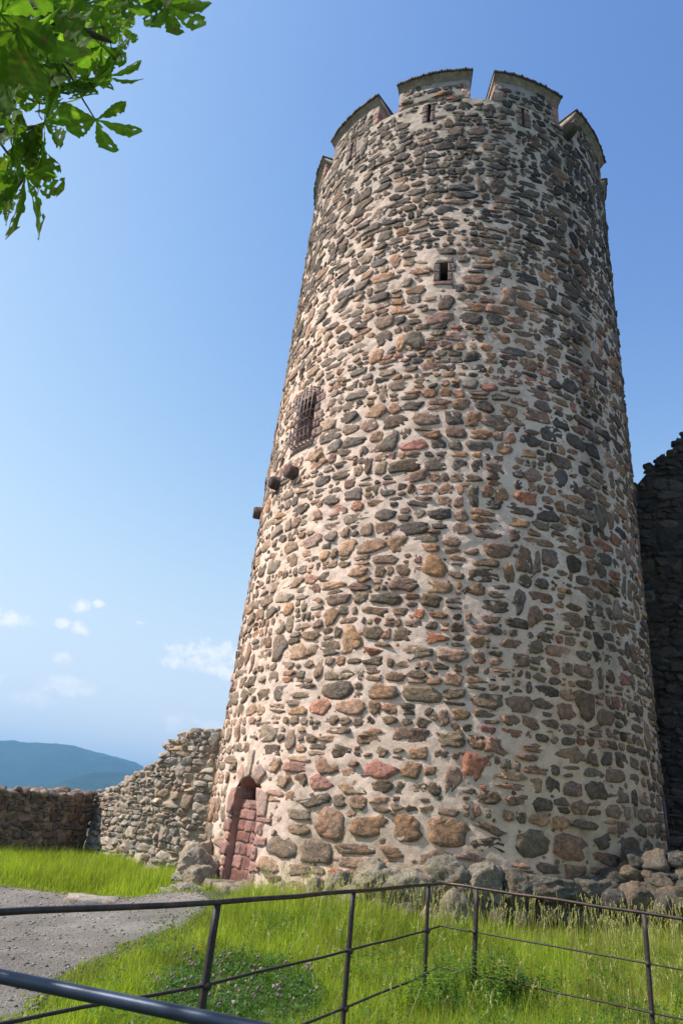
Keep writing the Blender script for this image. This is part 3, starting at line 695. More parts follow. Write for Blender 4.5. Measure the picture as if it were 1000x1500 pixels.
for mi, c in enumerate(MC):
    A = Acc(); a0, a1 = c - MW, c + MW
    zz0, zz1 = TOPZ - .01, EAVE - .23
    # body built from fine strips so the faces are uneven
    prof = [(RO - .0, zz0), (RO + .0, zz0 + .2), (RO + .0, zz0 + .4), (RO, zz1), (RI + .3, zz1 + .02), (RI, zz1), (RI, zz0 + .3), (RI, zz0)]
    arc_prism(A, a0, a1, prof, 22, (.36, .32, .27), .02)
    mer = A.build('merlon', M_mortar, tower); setw(mer, (0, 0, 0))
    if c > 110 or c < -110: vis = False
    else: vis = True
    A = Acc(); prof = [(RO - .01, zz1 - .03), (RO + .02, zz1 + .05), (RO + .05, zz1 + .10), (RO + .12, EAVE - .085), (RO + .125, EAVE - .06), (RI - .06, EAVE - .05), (RI - .05, zz1 - .02)]
    arc_prism(A, a0 - .4, a1 + .4, prof, 20, (.4, .33, .25), .008)
    cn = A.build('cornice', M_plaster, mer)
    A = Acc(); nt_ = 26; prof = [(RO + .14, EAVE - .055), (RO + .14, EAVE - .03), (RI - .08, EAVE + .05), (RI - .08, EAVE + .02)]
    arc_prism(A, a0 - .7, a1 + .7, prof, 20, (.06, .045, .04), .004)
    for q in range(nt_):       # rounded tile ends along the eave
        aa = R(a0 - .6 + (2 * MW + 1.2) * (q + .5) / nt_); dr = random.uniform(-.012, .02); d3 = np.array([math.sin(aa), -math.cos(aa), 0]); p0 = np.array([TX, TY, 0]) + d3 * (RO + .155 + dr); p0[2] = EAVE - .045 + random.uniform(-.012, .012)
        p1 = np.array([TX, TY, 0]) + d3 * (RI - .06); p1[2] = EAVE + .06
        Vt, f4, f3 = tube([p0, (p0 + p1) / 2, p1], [.042, .04, .036], 6); A.add(Vt, f3, f4, (.06, .045, .04))
    tl = A.build('roof_tiles', M_tile, mer); tl['kind'] = 'stuff'
    if not vis: continue
    # sandstone quoins on both edges
    for sg in (-1, 1):
        z = TOPZ - .22 if sg > 0 else TOPZ - .02; q = 0
        z = TOPZ + .005
        while z < zz1 - .1:
            hq = .19 if z < zz1 - .3 else zz1 - z - .01; wd = (.24 if q % 2 else .15) + random.uniform(-.02, .02)
            e = sdeg(c + sg * (MW + .12)); e2 = e - sg * wd; lo, hi = min(e, e2), max(e, e2)
            block('quoin_block', [(lo, z), (hi, z), (hi, z + hq - .014), (lo, z + hq - .014)], -.26, .012 + random.uniform(0, .012), mer, col=[(.36, .215, .185), (.41, .25, .21), (.31, .19, .165)][(q + mi) % 3], seed=300 + mi * 20 + q * 2 + sg, bev=.012)
            z += hq; q += 1
# arrow slits
for k, r_ in enumerate(MSL + SL):
    if abs(math.degrees(r_[0] / RM)) > 100: continue
    sl = empty('arrow_slit', tmap(r_[0], r_[1], 0.)); adopt(sl, tower)
    big = k == len(MSL)
    V = np.concatenate([tmap(np.array([r_[0] - r_[3] - .01, r_[0] + r_[3] + .01, r_[0] + r_[3] + .01, r_[0] - r_[3] - .01]), np.array([r_[1] - .02, r_[1] - .02, r_[2] + .02, r_[2] + .02]), np.full(4, h)) for h in (.02, -.55)])
    mk('slit_recess', V, np.array([[0, 1, 5, 4], [1, 2, 6, 5], [2, 3, 7, 6], [3, 0, 4, 7], [4, 5, 6, 7]]), M_dark, sl)
    for sg in (-1, 1):
        z = r_[1]; q = 0
        while z < r_[2] - .03:
            hq = min([.2, .17, .23][(q + k) % 3] if not big else .25, r_[2] - z); wd = random.uniform(.09, .17) if not big else random.uniform(.1, .16)
            e = r_[0] + sg * r_[3]; e2 = e + sg * wd; lo, hi = min(e, e2), max(e, e2)
            block('jamb_block', [(lo, z + .006), (hi, z + .012), (hi, z + hq - .012), (lo, z + hq - .006)], -.30, .026 + random.uniform(0, .012), sl, col=[(.20, .14, .125), (.25, .17, .145), (.17, .125, .11)][(q + k) % 3], seed=600 + k * 20 + q * 2 + sg, bev=.012)
            z += hq; q += 1
    if big:
        block('lintel', [(r_[0] - .2, r_[2] + .005), (r_[0] + .2, r_[2] + .005), (r_[0] + .19, r_[2] + .10), (r_[0] - .18, r_[2] + .10)], -.3, .03, sl, col=(.2, .16, .145), seed=901)
        block('sill', [(r_[0] - .21, r_[1] - .10), (r_[0] + .2, r_[1] - .10), (r_[0] + .2, r_[1] - .005), (r_[0] - .2, r_[1] - .005)], -.3, .035, sl, col=(.24, .15, .14), seed=902)
# barred window
win = empty('barred_window', tmap(WS, WZ0, 0.)); adopt(win, tower)
V = np.concatenate([tmap(np.array([WS - WHW - .01, WS + WHW + .01, WS + WHW + .01, WS - WHW - .01]), np.array([WZ0 - .02, WZ0 - .02, WZ1 + .02, WZ1 + .02]), np.full(4, h)) for h in (.03, -.7)])
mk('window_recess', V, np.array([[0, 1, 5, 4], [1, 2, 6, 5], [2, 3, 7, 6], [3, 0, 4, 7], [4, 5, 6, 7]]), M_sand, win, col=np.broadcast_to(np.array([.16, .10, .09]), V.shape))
for sg in (-1, 1):
    z = WZ0; q = 0
    while z < WZ1 - .05:
        hq = min([.22, .17, .25, .2][q % 4], WZ1 - z); wd = [.17, .3, .2, .26][(q + (sg > 0)) % 4]; e = WS + sg * WHW; e2 = e + sg * wd; lo, hi = min(e, e2), max(e, e2)
        block('jamb_block', [(lo, z + .008), (hi, z + .014), (hi, z + hq - .012), (lo, z + hq - .006)], -.3, .03 + random.uniform(0, .015), win, col=[(.30, .21, .185), (.26, .18, .17), (.33, .24, .2)][q % 3], seed=700 + q * 2 + sg, bev=.014); z += hq; q += 1
block('sill', [(WS - .42, WZ0 - .17), (WS + .34, WZ0 - .17), (WS + .34, WZ0 - .006), (WS - .42, WZ0 - .006)], -.3, .05, win, col=(.31, .23, .2), seed=750)
block('lintel', [(WS - .36, WZ1 + .006), (WS + .36, WZ1 + .006), (WS + .36, WZ1 + .17), (WS - .36, WZ1 + .17)], -.3, .03, win, col=(.28, .21, .19), seed=751)
gout = .17
def gp(ds_, z, h): return tmap(WS + ds_, z, h)
gz0, gz1 = WZ0 - .02, WZ1 + .1
for q in range(6):
    u = -.31 + .62 * q / 5
    Vt, f4, f3 = tube([gp(u, gz1, .02), gp(u, gz1 - .07, gout * .85), gp(u, gz1 - .15, gout), gp(u, WZ0 + .12, gout), gp(u, gz0, gout - .02), gp(u, gz0 - .05, gout - .06), gp(u, gz0 - .04, .0)], .014, 6)
    mk('bar', Vt, [f3, f4], M_grille, win)
for q in range(6):
    zb = gz0 + .06 + (gz1 - gz0 - .26) * q / 5
    Vt, f4, f3 = tube([gp(-.31, zb, .0), gp(-.31, zb, gout), gp(-.15, zb, gout), gp(0, zb, gout), gp(.15, zb, gout), gp(.31, zb, gout), gp(.31, zb, 0.)], .010, 6)
    mk('cross_bar', Vt, [f3, f4], M_grille, win)
for q in range(2):
    hb = .05 + .07 * q
    Vt, f4, f3 = tube([gp(-.31, gz0 - .05, hb), gp(0, gz0 - .05, hb), gp(.31, gz0 - .05, hb)], .010, 6); mk('cross_bar', Vt, [f3, f4], M_grille, win)
# corbel stubs below the window
for q, (dg, zq) in enumerate(((-54.2, 7.93), (-63.5, 7.94), (-84.0, 7.86))):
    th_ = R(dg); d3 = np.array([math.sin(th_), -math.cos(th_), 0]); rs = R0 - TK * zq
    p0 = np.array([TX, TY, zq]) + d3 * (rs - .25); p1 = np.array([TX, TY, zq + .0]) + d3 * (rs + .22)
    Vt, f4, f3 = tube([p0, p0 * .4 + p1 * .6, p0 * .08 + p1 * .92, p1], [.15, .152, .148, .125], 9, flat=(.95, 1.0))
    Vt = Vt + np.random.default_rng(q).normal(size=Vt.shape) * .008
    mk('corbel', Vt, [f3, f4], M_stone, tower, col=np.broadcast_to(np.array([(.13, .075, .065), (.075, .055, .055), (.11, .07, .06)][q]), Vt.shape), loc=p0)
# spout in the gap to the right
th_ = R(30.3); d3 = np.array([math.sin(th_), -math.cos(th_), 0]); t3 = np.array([math.cos(th_), math.sin(th_), 0]); rs = RO
A = Acc(); V = []
for q, (dr, wd, z0_, z1_) in enumerate(((-.2, .13, 17.52, 17.80), (.10, .13, 17.48, 17.78), (.26, .12, 17.53, 17.75), (.34, .09, 17.60, 17.73))):
    c0 = np.array([TX, TY, 0]) + d3 * (rs + dr)
    for (u, zq) in ((-wd * .7, z0_), (wd * .7, z0_), (wd, z1_), (wd * .6, z1_), (wd * .5, z1_ - .07), (-wd * .5, z1_ - .07), (-wd * .6, z1_), (-wd, z1_)):
        V.append(c0 + t3 * u + np.array([0, 0, zq]) + rng.normal(size=3) * .008)
V = np.array(V); F4 = []
for q in range(3):
    for i in range(8): F4.append((q * 8 + i, q * 8 + (i + 1) % 8, (q + 1) * 8 + (i + 1) % 8, (q + 1) * 8 + i))
F3 = [(24, 24 + i, 25 + i) for i in range(1, 7)]
mk('water_spout', V, [np.array(F3), np.array(F4)], M_wood, tower)
# footing boulders round the foot of the tower
r8 = np.random.default_rng(31)
def boulder_on_tower(dg, zc, out, dims, seed, col, sub=3):
    th_ = R(dg); c = np.array([TX + (R0 + out) * math.sin(th_), TY - (R0 + out) * math.cos(th_), zc])
    V, Ft = rock(c, dims, seed, sub, 9, .13, rot=th_ + r8.uniform(-.2, .2))
    cc = np.array(col) * r8.uniform(.8, 1.2); vc = np.broadcast_to(cc, V.shape) * (1 + .06 * r8.normal(size=(len(V), 1)))
    return mk('footing_boulder', V, Ft, M_boulder, tower, col=vc, loc=c)
dg = -47.; k = 0
greys = [(.29, .25, .19), (.24, .215, .165), (.21, .185, .145), (.27, .235, .18), (.31, .27, .21)]
tops = lambda d: np.interp(d, [-48, -28, -22, -8, 5, 18, 32, 50, 60], [.48, .62, 1.0, 1.10, 1.10, 1.10, 1.16, 1.24, 1.28])
while dg < 62:
    wd = r8.uniform(.34, .80); hh = r8.uniform(.2, .32); tz = tops(dg) + r8.uniform(-.05, .04)
    col = greys[k % 5] if dg < 2 else tuple(.42 * v for v in greys[k % 5])  # boulders on the right darkened: shade painted into their colour
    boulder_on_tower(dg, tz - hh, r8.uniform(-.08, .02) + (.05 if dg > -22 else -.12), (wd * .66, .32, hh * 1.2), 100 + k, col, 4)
    dg += math.degrees(wd * .98 / R0) ; k += 1
dg = -44.
while dg < 62:
    wd = r8.uniform(.28, .6); hh = r8.uniform(.16, .26)
    col = greys[k % 5] if dg < -4 else tuple(.42 * v for v in greys[k % 5])  # second row has the same painted shade on the right
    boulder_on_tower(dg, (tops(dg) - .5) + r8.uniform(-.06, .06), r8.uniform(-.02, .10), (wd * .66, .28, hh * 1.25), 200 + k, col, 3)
    dg += math.degrees(wd * 1.05 / R0); k += 1
dg = -30.
while dg < 60:
    wd = r8.uniform(.15, .35)
    boulder_on_tower(dg, .50 + .25 * max(0, dg) / 50 + r8.uniform(-.05, .05), r8.uniform(.12, .24), (wd * .6, .2, .16), 300 + k, greys[k % 5] if dg < 0 else tuple(.42 * v for v in greys[k % 5]), 3)  # smallest row, right half also coloured as if shaded
    dg += math.degrees(wd * 1.5 / R0); k += 1

# rubble and lime filling between the footing stones
aa = np.radians(np.linspace(-23, 66, 200)); pr_ = [(.0, 1.0), (.05, .98), (.12, .80), (.16, .5), (.22, .2), (.25, .0)]
V = np.stack([np.stack([TX + (R0 + o_ + .04 * N1(aa * 14, aa * 0 + q, 4)) * np.sin(aa), TY - (R0 + o_ + .04 * N1(aa * 14, aa * 0 + q, 4)) * np.cos(aa), (tops(np.degrees(aa)) - .06) * zf + .05 * N2(aa * 11, aa * 0 + q, 3)], -1) for q, (o_, zf) in enumerate(pr_)], 1).reshape(-1, 3)
mk('footing_fill', V, grid_faces(200, 6), M_mortar, tower, col=np.broadcast_to(np.array([.22, .185, .13]), V.shape), smooth=True)
# door steps
def slab(name, x0, x1, y0, y1, z0, z1, col, seed, mat=M_boulder, parent=None, rot=0., n=5):
    """hewn slab with uneven top and broken edges"""
    r = np.random.default_rng(seed); c = np.array([(x0 + x1) / 2, (y0 + y1) / 2]); U = []
    for i in range(4):
        p, q = [(x0, y0), (x1, y0), (x1, y1), (x0, y1)][i], [(x1, y0), (x1, y1), (x0, y1), (x0, y0)][i]
        for t in np.arange(n) / n: U.append((p[0] * (1 - t) + q[0] * t, p[1] * (1 - t) + q[1] * t))
    U = np.array(U) + r.normal(size=(4 * n, 2)) * .02 * min(1, (x1 - x0)); m = len(U)
    ca, sa = math.cos(rot), math.sin(rot); rotm = np.array([[ca, sa], [-sa, ca]])
    rings = []
    for f, z in ((1, z0), (1.0, z1 - .03), (.95, z1), (.5, z1)):
        q = (U - c) * f; q = q @ rotm + c; rings.append(np.column_stack([q, np.full(m, z) + (r.normal(size=m) * .008 if z != z0 else 0)]))
    V = np.concatenate(rings + [np.array([[c[0], c[1], z1]])]); j = np.arange(m); jn = (j + 1) % m
    F4 = np.concatenate([np.stack([a * m + j, a * m + jn, (a + 1) * m + jn, (a + 1) * m + j], -1) for a in range(3)]); F3 = np.stack([3 * m + j, 3 * m + jn, 0 * j + 4 * m], -1)
    return mk(name, V, [F3, F4], mat, parent, col=np.broadcast_to(np.array(col), V.shape), loc=(c[0], c[1], z0))
steps = empty('door_steps', (-1.3, 11.6, .2)); tag(steps, 'low worn stone steps below the walled-up arched doorway', 'steps')
rt_ = R(-52.6)
def st_slab(u0, u1, v0, v1, z0, z1, seed, col):
    # u along the wall, v outward from the tower face
    uc, vc = (u0 + u1) / 2, (v0 + v1) / 2; d = np.array([math.sin(rt_), -math.cos(rt_)]); t = np.array([math.cos(rt_), math.sin(rt_)])
    c = np.array([TX, TY]) + d * (R0 + vc) + t * uc; hw, hd = (u1 - u0) / 2, (v1 - v0) / 2
    return slab('step_stone', c[0] - hw, c[0] + hw, c[1] - hd, c[1] + hd, z0, z1, col, seed, parent=steps, rot=rt_)
for q, (u0, u1, v0, v1, z0, z1) in enumerate([(-.62, -.12, -.2, .38, .0, .47), (-.10, .30, -.2, .36, .0, .46), (.32, .8, -.2, .3, .0, .45), (-.9, -.35, .4, .85, -.1, .27), (-.33, .12, .38, .9, -.1, .28), (.14, .7, .38, .8, -.1, .26)]):
    st_slab(u0, u1, v0, v1, z0, z1, 50 + q, [(.27, .235, .19), (.30, .26, .2), (.24, .21, .18)][q % 3])
# boulders between door and wall
bp = empty('boulder_pile', (-2.0, 13.2, 0.)); tag(bp, 'pile of weathered grey boulders between the doorway and the low ruined wall', 'boulders')
for q, (px, py, Yd, dm) in enumerate([(286, 1262, 13.0, (.24, .26, .26)), (272, 1285, 13.0, (.22, .25, .18)), (292, 1292, 12.7, (.26, .25, .2)), (268, 1305, 12.6, (.18, .2, .14)), (285, 1308, 12.3, (.2, .2, .12)), (298, 1250, 13.4, (.16, .2, .18)), (302, 1275, 13.0, (.16, .2, .2))]):
    c = aty(px, py, Yd); V, Ft = rock(c, dm, 500 + q, 4, 9, .13); cc = np.array([(.34, .295, .235), (.28, .25, .205), (.31, .27, .21)][q % 3])
    mk('boulder', V, Ft, M_boulder, bp, col=np.broadcast_to(cc, V.shape), loc=c)

# ---------------------------------------------------------------- ruined walls on the left
def smooth_poly(P, n=60, it=2):
    P = np.array(P, float)
    for _ in range(it):
        Q = [P[0]]
        for a, b_ in zip(P[:-1], P[1:]): Q += [a * .75 + b_ * .25, a * .25 + b_ * .75]
        Q.append(P[-1]); P = np.array(Q)
    return P
class Wall:
    def __init__(s, plan, it=2, flip=1):
        s.P = smooth_poly(plan, it=it); d = np.diff(s.P, axis=0); s.L = np.concatenate([[0], np.cumsum(np.linalg.norm(d, axis=1))]); s.len = s.L[-1]; s.flip = flip
    def at(s, u):
        x = np.interp(u, s.L, s.P[:, 0]); y = np.interp(u, s.L, s.P[:, 1]); e = .08
        dx = np.interp(u + e, s.L, s.P[:, 0]) - np.interp(u - e, s.L, s.P[:, 0]); dy = np.interp(u + e, s.L, s.P[:, 1]) - np.interp(u - e, s.L, s.P[:, 1])
        l = np.hypot(dx, dy) + 1e-9; return x, y, dy / l * s.flip, -dx / l * s.flip
    def map(s, u, z, h, amp=.05):
        u = np.asarray(u, float); x, y, nx, ny = s.at(u); hh = h + amp * N3(u * .8, np.asarray(z) * .8, 3)
        return np.stack([x + nx * hh, y + ny * hh, z + 0 * x], -1)
def build_wall(name, label, plan, topf, z0, pal, mat, hr, ar, seed, thick=.8, flip=1, gap=(.0, .010), core=(.24, .205, .165), limit=300, it=2, capsize=.17, hts=(.02, .09), amin=0, joined=False):
    W = Wall(plan, it, flip); root = empty(name, (*W.P[0], z0)); tag(root, label, 'wall')
    r = np.random.default_rng(seed)
    ztop = max(topf(u) for u in np.linspace(0, W.len, 50))
    S, AS, Rr, JA = course_stones(0, W.len, z0 - .1, ztop + .3, hr, ar, seed, lambda a_, b_, r_: r_.uniform(*gap, len(a_)), tiltv=12, tilts=24, wav=.16, small=.2, thin=.16)
    tp = np.array([topf(u) for u in S[:, 0]]); k = (S[:, 1] < tp - .02) & (S[:, 0] > .0) & (S[:, 0] < W.len); S, AS, Rr, JA = S[k], AS[k], Rr[k], JA[k]
    Hh = r.uniform(*hts, len(S))
    V, F3, F4 = stone_geo(S, Rr, JA, AS, Hh, lambda a, b_, c: W.map(a, b_, c), seed, rough=1.1, tilt=.035, bury=.08)
    cols = np.array(pal)[r.integers(0, len(pal), len(S))] * r.uniform(.75, 1.25, (len(S), 1))
    emit_stones(V, F3, F4, cols, mat, root, limit=limit, jitcol=.08)
    # core
    us = np.linspace(0, W.len, max(30, int(W.len / .12))); A = Acc(); nz = 16
    tz = np.array([topf(u) for u in us])
    prof = [(0.0, q) for q in np.linspace(0, 1, nz)] + [(-thick * .5, 1.02), (-thick, 1.0), (-thick, 0)]
    VV = []
    for (h, q) in prof:
        zz = z0 - .3 + (tz - .08 - (z0 - .3)) * q; VV.append(W.map(us, zz, h - .015))
    VV = np.stack(VV, 1).reshape(-1, 3); A.add(VV, F4=grid_faces(len(us), len(prof)), col=core)
    k = len(prof); nn = len(us)
    for e in (0, (nn - 1) * k):
        A.F3.append(np.array([(e, e + i, e + i + 1) for i in range(1, k - 1)]))
    A.build('mortar_core', mat, root, smooth=True)
    # uneven capstones
    A = Acc(); u = .05; q = 0
    caps = []
    while u < W.len:
        sz_ = r.uniform(.6, 1.35) * capsize
        for hh in (-.08, -thick * .5, -thick * .85):
            x = W.map(np.array([u + r.normal() * .05]), np.array([topf(u) - sz_ * .35 + r.uniform(-.05, .05)]), hh)[0]
            caps.append((x, sz_ * r.uniform(.8, 1.1), q)); q += 1
        u += sz_ * 1.7
    for x, s_, q in caps:
        V, Ft = rock(x, (s_ * 1.1, s_ * .9, s_ * .62), seed * 100 + q, 2, 12, .05); A.add(V, Ft, None, np.array(pal[q % len(pal)]) * r.uniform(.8, 1.2))
    o = A.build('capstones', mat, root); o['kind'] = 'stuff'
    return root, W
pal_l = [srgb(158, 146, 132), srgb(144, 134, 122), srgb(170, 158, 142), srgb(134, 126, 118), srgb(152, 136, 120), srgb(164, 154, 144), srgb(142, 134, 128)]
def top_bc(u):
    base_ = np.interp(u, [0, 1.0, 2.2, 3.2, 3.75, 3.85, 4.1, 5.0, 6.0, 7.2], [1.62, 1.72, 1.98, 2.28, 2.45, 2.72, 3.05, 3.30, 3.38, 3.42])
    return float(base_ + .05 * N1(u * 2.7, 3.1, 3))
build_wall('connecting_wall', 'ruined grey rubble wall rising in a ragged slope to meet the round tower', [(-6.15, 21.6), (-3.75, 18.1), (-1.0, 17.5)], top_bc, -.05, pal_l, M_wallst, (.11, .21), 1.45, 61, it=2, hts=(.02, .06), capsize=.13, core=(.30, .265, .22))
pal_f = [srgb(122, 108, 94), srgb(104, 92, 82), srgb(132, 118, 104), srgb(98, 90, 84), srgb(116, 98, 84)]
def top_ab(u): return float(np.interp(u, [0, 2, 4, 5.5, 8], [1.2, 1.38, 1.42, 1.5, 1.6]) + .07 * N1(u * 2.3, 8.1, 3))
build_wall('low_ruined_wall', 'low shaded rubble wall at the far left in front of the blue mountain', [(-9.6, 15.2), (-7.6, 18.2), (-6.9, 19.2), (-6.6, 19.6), (-6.1, 21.4)], top_ab, -.1, pal_f, M_wallst, (.11, .22), 1.5, 62, hts=(.02, .07), it=1, capsize=.15)
# dark high ruin behind the tower on the right
pal_d = [srgb(74, 68, 63), srgb(60, 57, 54), srgb(82, 76, 70), srgb(66, 59, 53)]  # very dark tones: the tower's shadow is put into the stone colour
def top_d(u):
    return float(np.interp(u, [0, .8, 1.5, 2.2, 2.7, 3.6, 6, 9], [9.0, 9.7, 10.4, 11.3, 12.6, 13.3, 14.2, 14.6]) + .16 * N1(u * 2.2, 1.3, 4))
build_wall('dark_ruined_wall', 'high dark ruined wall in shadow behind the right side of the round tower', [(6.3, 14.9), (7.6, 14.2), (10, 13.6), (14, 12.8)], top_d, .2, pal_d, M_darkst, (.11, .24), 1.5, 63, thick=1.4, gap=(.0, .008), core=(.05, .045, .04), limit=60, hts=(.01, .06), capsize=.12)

# rubble bank on the right
rb = empty('rubble_bank', (5.2, 10.9, .6)); tag(rb, 'bank of dark broken stones at the lower right foot of the tower', 'rubble')
r9 = np.random.default_rng(91); q = 0
for row, (py, dy) in enumerate(((1268, 0), (1284, -.1), (1300, -.2), (1318, -.3))):
    px = 893 + row * 3 + r9.uniform(-6, 6)
    while px < 1130:
        sz_ = r9.uniform(.10, .24); Yd = 11.15 + dy - .0018 * (px - 900); c = aty(px, py + r9.uniform(-7, 7), Yd)
        if row == 0 and px < 925: px += 20; continue
        V, Ft = rock(c, (sz_ * 1.25, sz_, sz_ * .85), 900 + q, 3, 11, .10)
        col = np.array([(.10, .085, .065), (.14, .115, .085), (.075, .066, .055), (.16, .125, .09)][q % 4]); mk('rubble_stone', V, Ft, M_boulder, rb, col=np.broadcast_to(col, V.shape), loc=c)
        px += sz_ * 1.4 * 88; q += 1
# rusty wire fence above it
gf = empty('rusty_wire_fence', aty(975, 1262, 11.3)); tag(gf, 'thin rusty iron post with rails above the rubble at right', 'fence')
p0, p1 = aty(981, 1262, 11.3), aty(968, 1163, 11.3); p1[0], p1[1] = p0[0] - .02, p0[1]
Vt, f4, f3 = tube([p0, (p0 + p1) / 2, p1], .022, 8); mk('post', Vt, [f3, f4], M_rail, gf)
for py, hz in ((1166, 0), (1193, 0), (1219, 0)):
    a_ = aty(969 + (py - 1166) * .12, py, 11.3); b_ = a_ + np.array([3.4, -1.0, .05]); 
    Vt, f4, f3 = tube([a_ + [-.08, .03, 0], a_, (a_ + b_) / 2 + [0, 0, -.03], b_], .009, 6); mk('rail', Vt, [f3, f4], M_rust, gf)
Vt, f4, f3 = tube([p0 + [3.4, -1.0, 0], p1 + [3.4, -1.0, 0]], .022, 8); mk('post', Vt, [f3, f4], M_rail, gf)

# flat slabs lying in the gravel
for q, (px0, px1, py, dpt, lb) in enumerate([(106, 166, 1317, .32, 'long flat grey paving slab sunk in the gravel near the far grass edge'), (146, 180, 1350, .12, 'small flat pale stone sunk in the middle of the gravel path')]):
    d = ray((px0 + px1) / 2, py); t = (zg(-2.8, 12) + .02 - CZ) / d[2]; c = CAMP + d * t; hw = (px1 - px0) / 2 * t / F
    tag(slab('paving_slab', c[0] - hw, c[0] + hw, c[1] - dpt, c[1] + dpt, c[2] - .1, c[2] + .03, (.36, .33, .29), 70 + q, rot=.15), lb, 'paving slab', 'flat stones lying in the gravel path')

# ---------------------------------------------------------------- fences in front
fence = empty('iron_fence', (.4, 6, 0.)); tag(fence, 'rusty iron railing with three rails turning a corner in front of the tower', 'fence')
corner = (1.456, 8.1)
posts = [(-.452, 4.4), (.406, 6.0), (1.246, 7.6), (1.78, 7.9), (3.115, 7.0)]
extra = [(-1.36, 2.82), (4.45, 6.1), (-2.4, 1.3)]
RH = (1.03, .64, .28)
def rails(pts, h, rad, flat, mat, n):
    P = [np.array([x, y, h]) for x, y in pts]; out = [P[0]]
    for a, b_ in zip(P[:-1], P[1:]):
        for t in (.25, .5, .75): q = a * (1 - t) + b_ * t; q[2] += .004 * math.sin(q[0] * 9 + h * 5); out.append(q)
        out.append(b_)
    return tube(out, rad, n, flat)
line = [(-2.4, 1.3), (-1.36, 3.05), (-.452, 4.4), (.406, 6.0), (1.246, 7.6), (1.43, 8.0), corner, (1.50, 8.09), (1.78, 7.9), (3.115, 7.0), (4.45, 6.1)]
for q, h in enumerate(RH):
    Vt, f4, f3 = rails(line, h, .0145 if q == 0 else .0095, None if q == 0 else (1., 1.), M_rail, 10 if q == 0 else 4)
    mk('top_rail' if q == 0 else 'rail', Vt, [f3, f4], M_rail if q == 0 else M_rust, fence, smooth=q == 0)
def post(x, y, dirv, seed):
    r = np.random.default_rng(seed); d = np.array([*dirv, 0.]); d /= np.linalg.norm(d); nrm = np.array([-d[1], d[0], 0]); V = []
    hw, ht = .026, .010
    zs = np.linspace(zg(x, y) - .15, RH[0] - .012, 9); lean = r.normal(size=2) * .004
    for z in zs:
        c = np.array([x + lean[0] * z, y + lean[1] * z, z])
        for a, b_ in ((-1, -1), (1, -1), (1, 1), (-1, 1)): V.append(c + d * a * hw * .75 + nrm * b_ * ht * 1.3)
    V = np.array(V); F4 = [(q * 4 + i, q * 4 + (i + 1) % 4, q * 4 + 4 + (i + 1) % 4, q * 4 + 4 + i) for q in range(8) for i in range(4)] + [(32, 33, 34, 35), (3, 2, 1, 0)]
    o = mk('post', V, np.array(F4), M_rust, fence, loc=(x, y, 0)); setw(o, (x, y, 0))
    for h in RH[1:]:
        Vt, f4, f3 = tube([(x - nrm[0] * .03, y - nrm[1] * .03, h), (x + nrm[0] * .03, y + nrm[1] * .03, h)], .021, 8); mk('collar', Vt, [f3, f4], M_rust, o)
d1 = (.86, 1.6); d2 = (1.33, -.9)
for q, (x, y) in enumerate(posts + extra): post(x, y, d1 if (q < 3 or q in (5, 7)) else d2, q)
# second handrail close to the camera
nr = empty('near_handrail', (-.4, 1.83, 0)); tag(nr, 'thick blue-grey painted handrail crossing the bottom left corner close up', 'handrail')
a_, b_ = np.array([-.671, 1.919, 1.1]), np.array([-.111, 1.734, 1.1]); dv = (b_ - a_)
e0, e1 = a_ - dv * 1.6, b_ + dv * 1.6
Vt, f4, f3 = tube([e0 + (e1 - e0) * t for t in np.linspace(0, 1, 12)], .0145, 20); mk('rail', Vt, [f3, f4], M_bluepipe, nr, smooth=True)
for e in (e0 + dv * .08, e1 - dv * .08):
    Vt, f4, f3 = tube([(e[0], e[1], -.1), (e[0], e[1], .5), (e[0], e[1], 1.085)], .019, 14); mk('post', Vt, [f3, f4], M_bluepipe, nr, smooth=True)

# ---------------------------------------------------------------- grass and weeds
def cam_dist(x, y): return np.hypot(x, y)
def blades(name, label, x, y, h, wd, colr, seed, lean=.35, mat=M_grass, cat='grass', seg=3):
    r = np.random.default_rng(seed); n_ = len(x); a = r.uniform(0, 2 * np.pi, n_); la = r.uniform(0, 2 * np.pi, n_); ln = np.abs(r.normal(0, lean, n_)) * h
    z0 = zg(x, y) - .01; V = []
    t = np.linspace(0, 1, seg + 1)
    dx, dy = np.cos(a), np.sin(a); lx, ly = np.cos(la), np.sin(la)
    for q in range(seg):
        f = (1 - t[q] ** 1.6) * .5
        bx = x + lx * ln * t[q] ** 2; by = y + ly * ln * t[q] ** 2; bz = z0 + h * (t[q] - .25 * t[q] ** 2 * (ln / h))
        for sgn in (-1, 1): V.append(np.stack([bx + sgn * dx * wd * f, by + sgn * dy * wd * f, bz], -1))
    V.append(np.stack([x + lx * ln, y + ly * ln, z0 + h * (1 - .25 * ln / h)], -1))
    V = np.stack(V, 1); nv = V.shape[1]; F4 = np.array([(2 * q, 2 * q + 1, 2 * q + 3, 2 * q + 2) for q in range(seg - 1)]); F3 = np.array([(nv - 3, nv - 2, nv - 1)])
    off = (np.arange(n_) * nv)[:, None, None]; cc = np.repeat(colr[:, None], nv, 1) * np.concatenate([[.55] * 2, [1.] * (nv - 3), [1.15]])[None, :, None]
    o = mk(name, V.reshape(-1, 3), [(F3[None] + off).reshape(-1, 3), (F4[None] + off).reshape(-1, 4)], mat, col=cc.reshape(-1, 3))
    return tag(o, label, cat, kind='stuff')
G = np.array([(.27, .36, .03), (.32, .40, .04), (.20, .30, .03), (.38, .42, .065), (.26, .31, .04)])
